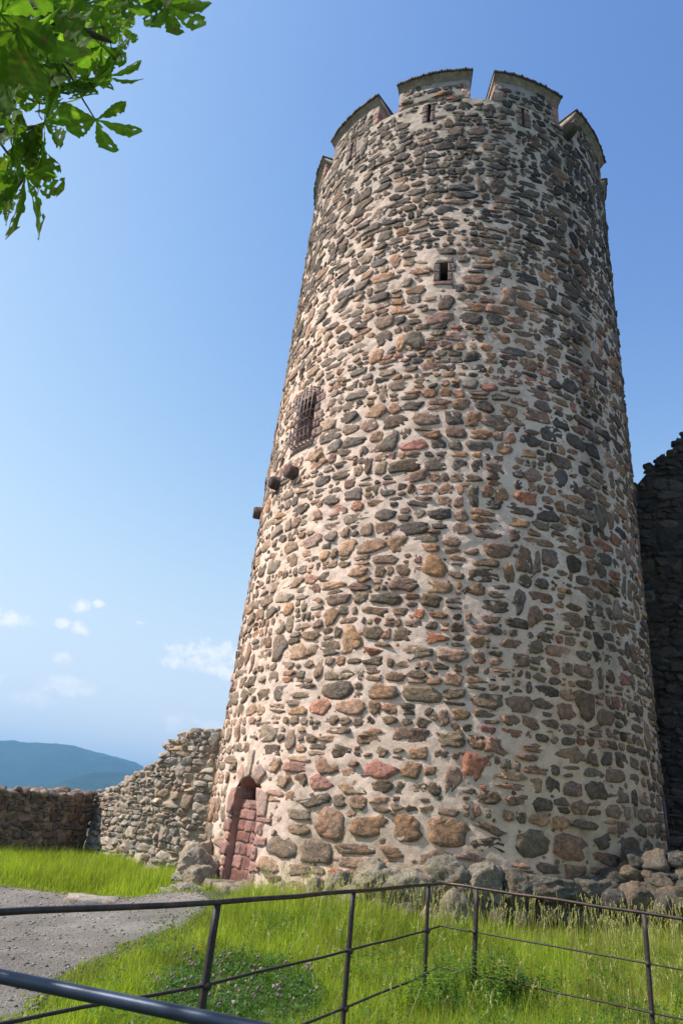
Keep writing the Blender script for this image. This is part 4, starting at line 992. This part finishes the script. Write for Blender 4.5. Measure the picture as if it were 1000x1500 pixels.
def scatter(n_, x0, x1, y0, y1, seed, cond=None):
    r = np.random.default_rng(seed); x = r.uniform(x0, x1, n_); y = r.uniform(y0, y1, n_)
    k = np.hypot(x - TX, y - TY) > R0 + .12
    k &= np.hypot(x + 1.35, y - 11.45) > .42 + .2 * r.random(n_)
    edge = inpath(x, y); k &= (edge < .03) | (r.random(n_) < np.clip(.34 - edge * .9 + .25 * N4(x * 2.2, y * 2.2, 3), 0.004, .4) * .4)
    if cond is not None: k &= cond(x, y)
    return x[k], y[k], r
def infrust(x, y, m_=60):
    P = proj(np.stack([x, y, zg(x, y) + .1], -1)); return (P[:, 0] > -m_ - 60) & (P[:, 0] < 1000 + m_ + 60) & (P[:, 1] < 1500 + 160)
def clover(x, y): return np.exp(-(((x + .42) / .75) ** 2 + ((y - 7.05) / 1.15) ** 2) ** 1.5) + .12 * N2(x * 3, y * 3, 3)
x, y, r = scatter(260000, -2.6, 6.4, 5.2, 11.3, 5, infrust)
cl = clover(x, y); k = (cl < .45) | (r.random(len(x)) < .16); x, y = x[k], y[k]
hm = .16 + .07 * N1(x * 1.3, y * 1.3, 3) + .06 * sstep(8.6, 10.4, y)
edge = np.clip(-inpath(x, y) / .6, .25, 1)
h = np.clip(hm * r.lognormal(0, .28, len(x)) * edge, .03, .5)
pt = N3(x * .8, y * .8, 4)
ci = np.clip((pt * 2.2 + 2 + r.normal(0, 1.1, len(x))).astype(int), 0, 4); colr = G[ci] * r.uniform(.45, 1.35, (len(x), 1)) * (1 + .5 * N1(x * 2.6, y * 2.6, 4))[:, None]
dry = r.random(len(x)) < .07 + .10 * sstep(.1, .4, N4(x * .9, y * .9, 3)) + .12 * sstep(1, 4, x); colr[dry] = np.array([.33, .29, .12]) * r.uniform(.7, 1.2, (dry.sum(), 1))
blades('lawn_grass', 'bright green meadow grass between the railing and the round tower', x, y, h, .004 + .0042 * r.random(len(x)), colr, 1)
# far left lawn
x, y, r = scatter(150000, -9.5, -1.0, 10.8, 22.0, 6, infrust)
k = (inpath(x, y) < .02) & ~((x > -6.0) & (y > 18.2 + (-3.75 - x) * 1.45)) & ~((x > -3.8) & (y > 17.7)); x, y = x[k], y[k]
h = np.clip((.20 + .10 * N1(x * .9, y * .9, 3)) * r.lognormal(0, .3, len(x)) * np.clip(-inpath(x, y) / .9, .25, 1), .03, .6)
ci = r.integers(0, 5, len(x)); colr = G[ci] * r.uniform(.5, 1.3, (len(x), 1)) * (1 + .25 * N1(x * 1.3, y * 1.3, 3))[:, None]
blades('far_lawn_grass', 'strip of green grass between the gravel and the ruined walls', x, y, h, .007 + .006 * r.random(len(x)), colr, 2)
# seed-headed tall grass
def seedgrass():
    A = Acc(); r = np.random.default_rng(8); n0 = 6500; x = r.uniform(-.6, 6.6, n0); y = r.uniform(6.4, 11.0, n0)
    p = .10 + .75 * sstep(9.0, 10.3, y + .12 * (x - 2)) + .25 * sstep(2.5, 4, x); k = (r.random(n0) < p * .62) & (np.hypot(x - TX, y - TY) > R0 + .2) & infrust(x, y); x, y = x[k], y[k]
    for xx, yy in zip(x, y):
        hh = r.uniform(.32, .62) * (.62 if yy < 9.2 else 1); lean = r.normal(size=2) * .07; z0 = float(zg(xx, yy)); wv = .0022
        a = r.uniform(0, 3.14); d = np.array([math.cos(a), math.sin(a), 0]) * wv
        P = [np.array([xx, yy, z0]), np.array([xx + lean[0] * .4, yy + lean[1] * .4, z0 + hh * .55]), np.array([xx + lean[0] * 1.2, yy + lean[1] * 1.2, z0 + hh])]
        c = np.array([.42, .40, .17]) * r.uniform(.7, 1.2)
        V = [P[0] - d, P[0] + d, P[1] - d, P[1] + d, P[2] - d, P[2] + d]; A.add(V, None, [(0, 1, 3, 2), (2, 3, 5, 4)], c)
        hl = r.uniform(.04, .10); nd = P[2] - P[1]; nd /= np.linalg.norm(nd)
        for q in range(7):
            c0 = P[2] - nd * hl * (1 - q / 6); o = r.normal(size=3) * .009 * (1.2 - q / 7); o[2] = abs(o[2]) + .008
            s_ = np.cross(o, [.3, .5, .8]); s_ = s_ / (np.linalg.norm(s_) + 1e-6) * .0055
            A.add([c0, c0 + o * .5 + s_, c0 + o * 1.3, c0 + o * .5 - s_], None, [(0, 1, 2, 3)], np.array([.58, .53, .30]) * r.uniform(.7, 1.25))
    o = A.build('seeding_grass', M_grass); tag(o, 'tall pale grass with seed heads in front of the tower footing', 'grass', kind='stuff')
seedgrass()
# clover patch
r = np.random.default_rng(14); n0 = 40000; x = r.uniform(-2.2, 1.2, n0); y = r.uniform(5.3, 8.8, n0); k = (clover(x, y) + r.normal(0, .08, n0) > .42) & (inpath(x, y) < 0.05) & infrust(x, y); x, y = x[k], y[k]
def clover_leaves(x, y, r):
    n_ = len(x); zc = zg(x, y) + r.uniform(.05, .19, n_); s_ = r.uniform(.008, .017, n_); a0 = r.uniform(0, 6.28, n_); V = []; 
    tl = r.normal(0, .35, (n_, 2))
    for q in range(3):
        a = a0 + q * 2.094
        for (u, v) in ((0, 0), (.7, -.5), (1.25, -.32), (1.35, 0), (1.25, .32), (.7, .5)):
            dx = s_ * (u * np.cos(a) - v * np.sin(a)); dy = s_ * (u * np.sin(a) + v * np.cos(a)); V.append(np.stack([x + dx, y + dy, zc + dx * tl[:, 0] + dy * tl[:, 1] + s_ * .3 * u * (u > 0)], -1))
    V = np.stack(V, 1); F4 = np.array([(q * 6, q * 6 + 1, q * 6 + 2, q * 6 + 3) for q in range(3)] + [(q * 6, q * 6 + 3, q * 6 + 4, q * 6 + 5) for q in range(3)])
    off = (np.arange(n_) * 18)[:, None, None]; c = np.array([(.05, .12, .022), (.065, .14, .028), (.085, .16, .03)])[r.integers(0, 3, n_)] * r.uniform(.8, 1.25, (n_, 1))
    o = mk('clover_leaves', V.reshape(-1, 3), [(F4[None] + off).reshape(-1, 4)], M_weed, col=np.repeat(c, 18, 0)); tag(o, 'dark green clover patch beside the nearest full fence post', 'clover', kind='stuff')
clover_leaves(x, y, r)
xc, yc, kc = x, y, len(x)
def lawn_weeds():      # low broad-leaved plants between the grass
    r = np.random.default_rng(33); cx_, cy_ = r.uniform(-1.5, 5.5, 150), r.uniform(5.6, 10.2, 150); n_ = 60
    x = (cx_[:, None] + r.normal(0, .11, (150, n_))).ravel(); y = (cy_[:, None] + r.normal(0, .11, (150, n_))).ravel()
    k = (np.hypot(x - TX, y - TY) > R0 + .3) & (inpath(x, y) < .1) & infrust(x, y); clover_leaves(x[k], y[k], r)
    o = bpy.data.objects['clover_leaves.001']; o.name = 'lawn_weeds'; o['label'] = 'small broad-leaved weeds scattered through the meadow grass'; o['category'] = 'weeds'; o.location.z = .05
lawn_weeds()
A = Acc(); k = r.choice(len(x), 110, replace=False); U, Ft = ICO[1]
for i in k:
    if clover(x[i:i + 1], y[i:i + 1])[0] > .95 and r.random() < .6: continue
    zz = float(zg(x[i], y[i])) + r.uniform(.16, .27); s_ = r.uniform(.009, .014); A.add(U * s_ * np.array([1, 1, 1.15]) * (1 + .18 * r.normal(size=(len(U), 1))) + [x[i], y[i], zz], Ft, None, np.array([(.30, .19, .21), (.25, .18, .17), (.38, .30, .31)][i % 3]))
    A.add([(x[i] - .001, y[i], zz - .2), (x[i] + .001, y[i], zz - .2), (x[i] + .001, y[i], zz), (x[i] - .001, y[i], zz)], None, [(0, 1, 2, 3)], (.1, .15, .04))
tag(A.build('clover_flowers', M_petal), 'small pink clover flower heads above the dark clover leaves', 'flowers', kind='stuff')
# leafy weeds
def weed(name, x, y, hh, nst, seed, label, spread=.12, leaf=.055, c=(.055, .11, .025)):
    r = np.random.default_rng(seed); root = empty(name, (x, y, float(zg(x, y)))); tag(root, label, 'plant', 'leafy weeds growing under the railing' if name == 'leafy_weed' else None); St = Acc(); Lf = Acc()
    for q in range(nst):
        a = r.uniform(0, 6.28); l = r.uniform(.3, 1) * spread; H_ = hh * r.uniform(.65, 1.1); p0 = np.array([x + r.normal() * spread * .4, y + r.normal() * spread * .4, float(zg(x, y))]); p2 = p0 + [l * math.cos(a), l * math.sin(a), H_]; p1 = (p0 + p2) / 2 + [0, 0, H_ * .06]
        Vt, f4, f3 = tube([p0, p1, p2], [.003, .0024, .0014], 4); St.add(Vt, f3, f4, (.09, .13, .04))
        for t in np.linspace(.2, 1, 11):
            c0 = (1 - t) ** 2 * p0 + 2 * t * (1 - t) * p1 + t * t * p2
            for s2 in range(2):
                b = r.uniform(0, 6.28); d = np.array([math.cos(b), math.sin(b), r.uniform(-.1, .6)]); d /= np.linalg.norm(d); sd_ = np.cross(d, [0, 0, 1.]); sd_ /= np.linalg.norm(sd_); L = leaf * r.uniform(.6, 1.2) * (1.15 - .5 * t); w_ = L * .22
                dn = np.array([0, 0, -.25 * L]); V = [c0, c0 + d * L * .35 + sd_ * w_, c0 + d * L * .4 + np.array([0, 0, -.06 * L]), c0 + d * L * .35 - sd_ * w_, c0 + d * L * .75 + sd_ * w_ * .7 + dn * .4, c0 + d * L * .75 - sd_ * w_ * .7 + dn * .4, c0 + d * L + dn]
                Lf.add(V, [(0, 1, 2), (0, 2, 3), (4, 2, 1), (5, 3, 2), (4, 6, 2), (6, 5, 2)], None, np.array(c) * r.uniform(.7, 1.5))
    St.build('stems', M_weed, root); o = Lf.build('foliage', M_weed, root)
wl = [(640, 1490, .33, 12, 'bushy green weed at the bottom edge below the corner of the railing'), (600, 1500, .26, 9, 'small leafy weed left of the weed under the railing corner'), (690, 1480, .30, 12, 'leafy green weed around the foot of the first post right of the corner'),
      (745, 1495, .32, 12, 'dark green broad weed between the corner and the right hand post'), (780, 1485, .22, 8, 'low dark weed at the right end of the weed clump'), (715, 1500, .24, 8, 'low weed in front of the dark broad weed at bottom edge'),
      (660, 1458, .2, 7, 'short weed growing behind the bushy weed at the railing corner'), (1010, 1500, .2, 7, 'small weed in the bottom right corner beyond the last post')]
for q, (px, py, hh, ns_, lb) in enumerate(wl):
    c = CAMP + ray(px, py) * ((.02 - CZ) / ray(px, py)[2]); dark = q in (3, 4)
    weed('leafy_weed', float(c[0]), float(c[1]) + .1, hh * 1.45, int(ns_ * 1.9), 40 + q, lb, .2, .065 if not dark else .085, (.13, .23, .035) if not dark else (.05, .12, .025))
# tufts at the foot of walls
c = aty(938, 1275, 11.3); weed('wall_tuft', float(c[0]), float(c[1]), .25, 8, 71, 'dark green tuft growing where the tower meets the rubble bank', .1, .07, (.03, .06, .015))
bpy.data.objects['wall_tuft'].location.z
def lift(nm, zt):
    o = bpy.data.objects[nm]; o.location.z += zt - PW[nm][2]
lift('wall_tuft', float(c[2]) - .08)

# ---------------------------------------------------------------- chestnut tree, top left
tree = empty('chestnut_tree', (-5.6, 1.6, 0)); tag(tree, 'horse chestnut branches with ragged insect-eaten leaves hanging in from the top left', 'tree')
tk = [(-5.6, 1.6, -.2), (-5.55, 1.6, 1.5), (-5.4, 1.65, 3.2), (-5.3, 1.7, 5.2), (-5.0, 1.8, 7.5)]
Vt, f4, f3 = tube(tk, [.34, .27, .23, .17, .08], 12); mk('trunk', Vt, [f3, f4], M_bark, tree, smooth=True)
def px3(lst): return [atd(x, y, d) for x, y, d in lst]
brs = [([(-5.3, 1.7, 4.6), (-4.2, 2.0, 4.9), (-3.0, 2.3, 4.6)] , .05, px3([(-40, -30, 3.3), (30, 5, 3.1), (75, 28, 3.0), (118, 45, 2.95), (150, 56, 2.9), (165, 62, 2.9)])),
       ([(-5.35, 1.7, 4.2), (-4.0, 2.1, 3.9)], .04, px3([(-60, 215, 3.0), (-10, 195, 2.8), (25, 192, 2.75), (55, 184, 2.7)])),
       (None, .006, px3([(62, 22, 3.05), (72, 55, 2.95), (85, 85, 2.9), (105, 112, 2.85), (118, 140, 2.8), (138, 172, 2.75)])),
       (None, .005, px3([(0, 150, 2.8), (8, 170, 2.78), (22, 186, 2.75)])),
       (None, .005, px3([(-10, 195, 2.8), (5, 215, 2.7), (22, 240, 2.68), (35, 254, 2.65)])),
       ([(-3.0, 2.3, 4.6)], .02, px3([(60, -90, 3.2), (150, -60, 3.0), (210, -30, 2.9), (246, 2, 2.8)])),
       (None, .005, px3([(118, 45, 2.95), (140, 40, 3.2), (165, 38, 3.4), (175, 33, 3.5)])),
       (None, .004, px3([(85, 85, 2.9), (110, 98, 3.1), (125, 96, 3.2)])),
       (None, .005, px3([(55, 184, 2.7), (62, 181, 2.68), (66, 180, 2.66)]))]
for st, rd, pts in brs:
    P = [np.array(q) for q in (st or [])] + pts; k = len(P); rads = np.linspace(rd, .0028, k) if st else np.linspace(rd, .0022, k)
    Q = smooth_poly(np.array(P), it=1); rq = np.interp(np.linspace(0, 1, len(Q)), np.linspace(0, 1, k), rads)
    Vt, f4, f3 = tube(Q, rq, 6); mk('branch', Vt, [f3, f4], M_bark, tree, smooth=True)
def leaflet(L, W, r, eaten):
    """returns V (local: x along, y across, z up), faces, colour"""
    nu, nv = 15, 6; V = []; u = np.linspace(0, 1, nu)
    prof = np.interp(u, [0, .12, .35, .6, .78, .9, .96, 1], [.06, .22, .62, .97, 1.0, .66, .3, .02])
    for i in range(nu):
        for j in range(nv + 1):
            v = j / nv * 2 - 1; edge_ = prof[i] * (1 + (.07 * ((i % 2) * 2 - 1) if abs(v) > .9 else 0))
            V.append((u[i] * L, v * W * .5 * edge_, -.22 * L * u[i] ** 2 + .10 * abs(v) * W * edge_ + .012 * L * math.sin(u[i] * 26) * abs(v)))
    V = np.array(V); F4 = grid_faces(nu, nv + 1)
    cen = V[F4].mean(1); rr_ = cen[:, 0] / L; ed = np.abs(cen[:, 1]) / (W * .5)
    nz_ = N1(cen[:, 0] * 55 + r.uniform(0, 50), cen[:, 1] * 55 + r.uniform(0, 50), 3)
    rem = (nz_ > .62 - eaten * .55 * np.clip(rr_ * .9 + ed * .45, 0, 1.3))
    F4 = F4[~rem]
    col = np.array([.072, .145, .02]) * r.uniform(.75, 1.25) * np.ones((len(V), 3))
    br = np.clip(N2(V[:, 0] * 40 + r.uniform(0, 40), V[:, 1] * 40, 3) * 2.2 + eaten * 1.1 * (V[:, 0] / L) - .75, 0, 1)[:, None]
    col = col * (1 - br) + np.array([.085, .045, .025]) * br
    col *= (1 + .05 * ((np.arange(len(V)) // (nv + 1)) % 2 * 2 - 1))[:, None]
    vein = (np.abs(V[:, 1]) < W * .03); col[vein] *= 1.35
    return V, F4, col
leaf_protos = []
for q in range(9):
    r = np.random.default_rng(800 + q); A = Acc(); nl_ = 7 if q % 3 else 5; eaten = [.2, .4, .6, .3, .75, .3, .5, .65, .2][q]
    for k in range(nl_):
        a = (k - (nl_ - 1) / 2) * (R(225) / (nl_ - 1)) * r.uniform(.92, 1.08); ln = (1 - .33 * abs(k - (nl_ - 1) / 2) / ((nl_ - 1) / 2)) * r.uniform(.9, 1.08)
        V, F4_, col = leaflet(ln, ln * .40 * r.uniform(.85, 1.1), r, eaten); tw = r.normal() * .35
        c_, s_ = math.cos(tw), math.sin(tw); V = V @ np.array([[1, 0, 0], [0, c_, s_], [0, -s_, c_]])
        c_, s_ = math.cos(a), math.sin(a); V = V @ np.array([[c_, s_, 0], [-s_, c_, 0], [0, 0, 1]]) + [.0, 0, 0]; A.add(V, None, F4_, col)
    me = mk('leaf_source', np.concatenate(A.V), [np.concatenate(A.F4)], M_leaf, None, col=np.concatenate(A.C)); mesh = me.data; mesh.name = 'leaf'; bpy.data.objects.remove(me); leaf_protos.append(mesh)
Aw = Vector(tuple(RT)); Bw = Vector(tuple(UP)); Cw = Vector(tuple(fw))
def place_leaf(px, py, D, size_px, ang, tilt=(0, 0), proto=0, pet=None, col=None):
    """hub at pixel, central leaflet pointing at picture angle ang (deg, 0 right, 90 up)"""
    P = atd(px, py, D); o = bpy.data.objects.new('leaf', leaf_protos[proto]); C.objects.link(o)
    X = (Aw * math.cos(R(ang)) + Bw * math.sin(R(ang))); Z = Cw * 1.0; Yv = Z.cross(X)
    Mx = Matrix((X, Yv, Z)).transposed().to_4x4()
    Mx = Matrix.Rotation(R(tilt[0]), 4, X) @ Matrix.Rotation(R(tilt[1]), 4, Yv) @ Mx
    s_ = size_px * 1.02 * D / F
    o.matrix_world = Matrix.Translation(Vector(tuple(P))) @ Mx @ Matrix.Scale(s_, 4)
    mw = o.matrix_world.copy(); o.parent = tree; o.matrix_parent_inverse = Matrix.Translation(-Vector(tree.location)); o.matrix_basis = mw
    if pet is not None:
        Q = atd(*pet); mid = (P + Q) / 2 + np.array([0, 0, -.02]); Vt, f4, f3 = tube([P, mid, Q], [.0022, .0018, .0024], 5); mk('leaf_stalk', Vt, [f3, f4], M_bark, tree)
LV = [(27, 42, 2.35, 92, -80, (-20, 10), 0, (15, -10, 2.5)), (64, 180, 2.6, 66, -38, (15, 20), 1, (66, 181, 2.68)), (142, 174, 2.7, 64, -75, (-25, 12), 3, (138, 172, 2.75)),
      (36, 256, 2.6, 84, -62, (20, 5), 4, (35, 254, 2.65)), (132, 120, 2.8, 46, -70, (10, 30), 5, (112, 125, 2.83)), (158, 112, 2.9, 52, -28, (-30, 10), 3, (110, 112, 2.85)),
      (170, 70, 3.0, 42, -62, (25, 25), 6, (162, 62, 2.9)), (100, 122, 2.8, 44, -85, (-20, 35), 2, (105, 112, 2.85)), (246, 6, 2.75, 60, -78, (-10, 10), 8, (246, 2, 2.8)),
      (208, -14, 2.8, 58, -70, (10, 5), 7, (225, -12, 2.86)), (272, -8, 2.9, 40, -50, (15, 20), 3, (246, 2, 2.8)), (182, -18, 2.9, 40, -78, (15, 0), 5, (200, -35, 2.9)),
      (58, 150, 2.7, 44, 110, (20, -20), 6, (62, 175, 2.7)), (18, 216, 2.65, 54, -30, (25, 15), 2, (22, 240, 2.68)), (2, 196, 2.7, 48, -80, (10, 30), 7, (22, 192, 2.75)),
      (70, 88, 2.75, 60, -60, (10, 20), 0, (72, 55, 2.95)), (40, 95, 2.7, 58, -110, (-15, 25), 8, (62, 22, 3.05)), (96, 30, 2.9, 62, -50, (25, 15), 5, (118, 45, 2.95)),
      (5, 120, 2.6, 56, -70, (30, 10), 2, (0, 150, 2.8)), (66, 10, 2.7, 66, -35, (20, 10), 0, (30, 5, 3.1)), (112, 4, 3.0, 58, -75, (-10, 20), 1, (118, 45, 2.95)),
      (150, 66, 3.0, 48, -95, (15, -20), 3, (150, 56, 2.9)), (0, 20, 2.4, 90, -30, (30, 0), 8, (-40, -30, 3.3)), (-20, 80, 2.5, 76, -40, (10, 10), 1, (-40, -30, 3.3)),
      (174, 34, 3.5, 24, -50, (0, 0), 3, (175, 33, 3.5)), (176, 45, 3.4, 26, -30, (20, 0), 6, (175, 33, 3.5)), (168, 30, 3.4, 22, 60, (20, 0), 6, (165, 38, 3.4)),
      (14, 290, 2.7, 40, -160, (20, 0), 5, (36, 262, 2.62)), (34, 72, 2.9, 60, -10, (10, 35), 8, (72, 55, 2.95)), (128, 84, 3.2, 40, -45, (20, 10), 0, (125, 96, 3.2)), (44, 215, 2.7, 36, -100, (30, 10), 4, (25, 192, 2.75))]
for a in LV: place_leaf(a[0], a[1], a[2], a[3], a[4], a[5], a[6], a[7])
rl = np.random.default_rng(4)
for a in [(20, 150, 2.9, 44, -60, (20, 20), 3), (50, 125, 2.9, 46, -30, (-20, 10), 5), (88, 150, 2.85, 40, -110, (15, 30), 6), (8, 245, 2.8, 44, -120, (20, -10), 2), (60, 255, 2.75, 40, -20, (20, 25), 7), (95, 95, 3.1, 40, -60, (10, 10), 1), (120, 60, 3.2, 44, -20, (10, 20), 3), (-5, 275, 2.7, 50, -60, (15, 5), 4), (30, 185, 2.9, 36, -150, (30, 0), 3), (75, 60, 3.0, 46, -140, (25, 10), 5), (228, -22, 3.0, 40, -100, (15, 0), 1), (258, -16, 2.9, 36, -65, (25, -10), 6)]: place_leaf(*a)
for q in range(22):      # farther leaves behind, lit through by the sun
    px = rl.uniform(-60, 158); py = rl.uniform(-60, 105) * (1 if px < 120 else .6)
    place_leaf(px, py, rl.uniform(3.2, 4.6), rl.uniform(34, 56), rl.uniform(-140, -20), (rl.normal() * 30, rl.normal() * 30), int(rl.integers(0, 9)))
for q in range(60):      # the crown beyond the frame
    px = rl.uniform(-900, -70); py = rl.uniform(-700, 240); place_leaf(px, py, rl.uniform(2.6, 4.8), rl.uniform(50, 75), rl.uniform(-150, -30), (rl.normal() * 25, rl.normal() * 25), int(rl.integers(0, 9)))

# ---------------------------------------------------------------- mountain
def hill(name, pts, Yd, depth, mat, amp, seed, n_=260, spread=1.0):
    P = np.array([aty(px, py, Yd) for px, py in pts]); xs_ = np.linspace(P[:, 0].min(), P[:, 0].max(), n_); zt = np.interp(xs_, P[:, 0], P[:, 2])
    v = np.linspace(-1, 1, 70); XX, VV_ = np.meshgrid(xs_, v, indexing='ij'); prof = np.cos(VV_ * np.pi / 2) ** 1.15
    Z = -10 + (zt[:, None] + 10) * prof * 1.0; YY = Yd + VV_ * depth
    g = prof * amp * N1(XX / 260 + seed, YY / 260, 5, .6) * (1 - np.exp(-((VV_) / .12) ** 2)); tr = (3.2 * N2(XX / 7, YY / 7, 2, .7)) * prof
    V = np.stack([XX, YY, Z + g + tr], -1).reshape(-1, 3)
    return tag(mk(name, V, grid_faces(n_, 70), mat, smooth=False), kind='structure')
mt, n, b, o = newmat('forest_slope'); p = geo_pos(n)
c = ramp(n, noise(n, .012, 9, .7, p), [(.35, (.012, .028, .012)), (.5, (.024, .05, .018)), (.68, (.05, .085, .03))])
c = mul(n, c, ramp(n, noise(n, .12, 4, .8, p), [(.35, (.45,) * 3), (.65, (1.6,) * 3)]))
n.links.new(c, b.inputs['Base Color']); b.inputs['Roughness'].default_value = 1; b.inputs['Specular IOR Level'].default_value = 0; bump(n, b, noise(n, .1, 4, .8, p), 1., 8.)
hill('mountain', [(-1100, 1120), (-700, 1060), (-420, 1085), (-200, 1118), (-60, 1112), (0, 1102), (40, 1093), (80, 1091), (120, 1096), (160, 1106), (200, 1117), (240, 1138), (330, 1165), (480, 1190), (700, 1200), (1000, 1190), (1400, 1140), (1900, 1180)], 3000, 900, mt, 60, 0, 700)
hill('near_hill', [(-500, 1185), (-100, 1172), (40, 1168), (100, 1150), (150, 1134), (190, 1132), (230, 1140), (330, 1160), (500, 1200)], 2000, 350, mt, 25, 5, 420)

# air
HZ = True
if HZ:
    x0, x1, y0, y1, z0, z1 = -9000, 9000, -6000, 9000, -12, 250
    V = np.array([(x, y, z) for z in (z0, z1) for y in (y0, y1) for x in (x0, x1)], float)
    mt = bpy.data.materials.new('haze_air'); mt.use_nodes = True; n = mt.node_tree; n.nodes.clear(); o = n.nodes.new('ShaderNodeOutputMaterial'); pv = n.nodes.new('ShaderNodeVolumePrincipled')
    pv.inputs['Color'].default_value = (.30, .62, 1, 1); pv.inputs['Density'].default_value = .00032; pv.inputs['Anisotropy'].default_value = .3
    n.links.new(pv.outputs[0], o.inputs['Volume'])
    tag(mk('haze', V, np.array([(0, 2, 3, 1), (4, 5, 7, 6), (0, 1, 5, 4), (2, 6, 7, 3), (0, 4, 6, 2), (1, 3, 7, 5)]), mt), 'pale blue haze filling the air towards the mountain', 'haze', kind='stuff')
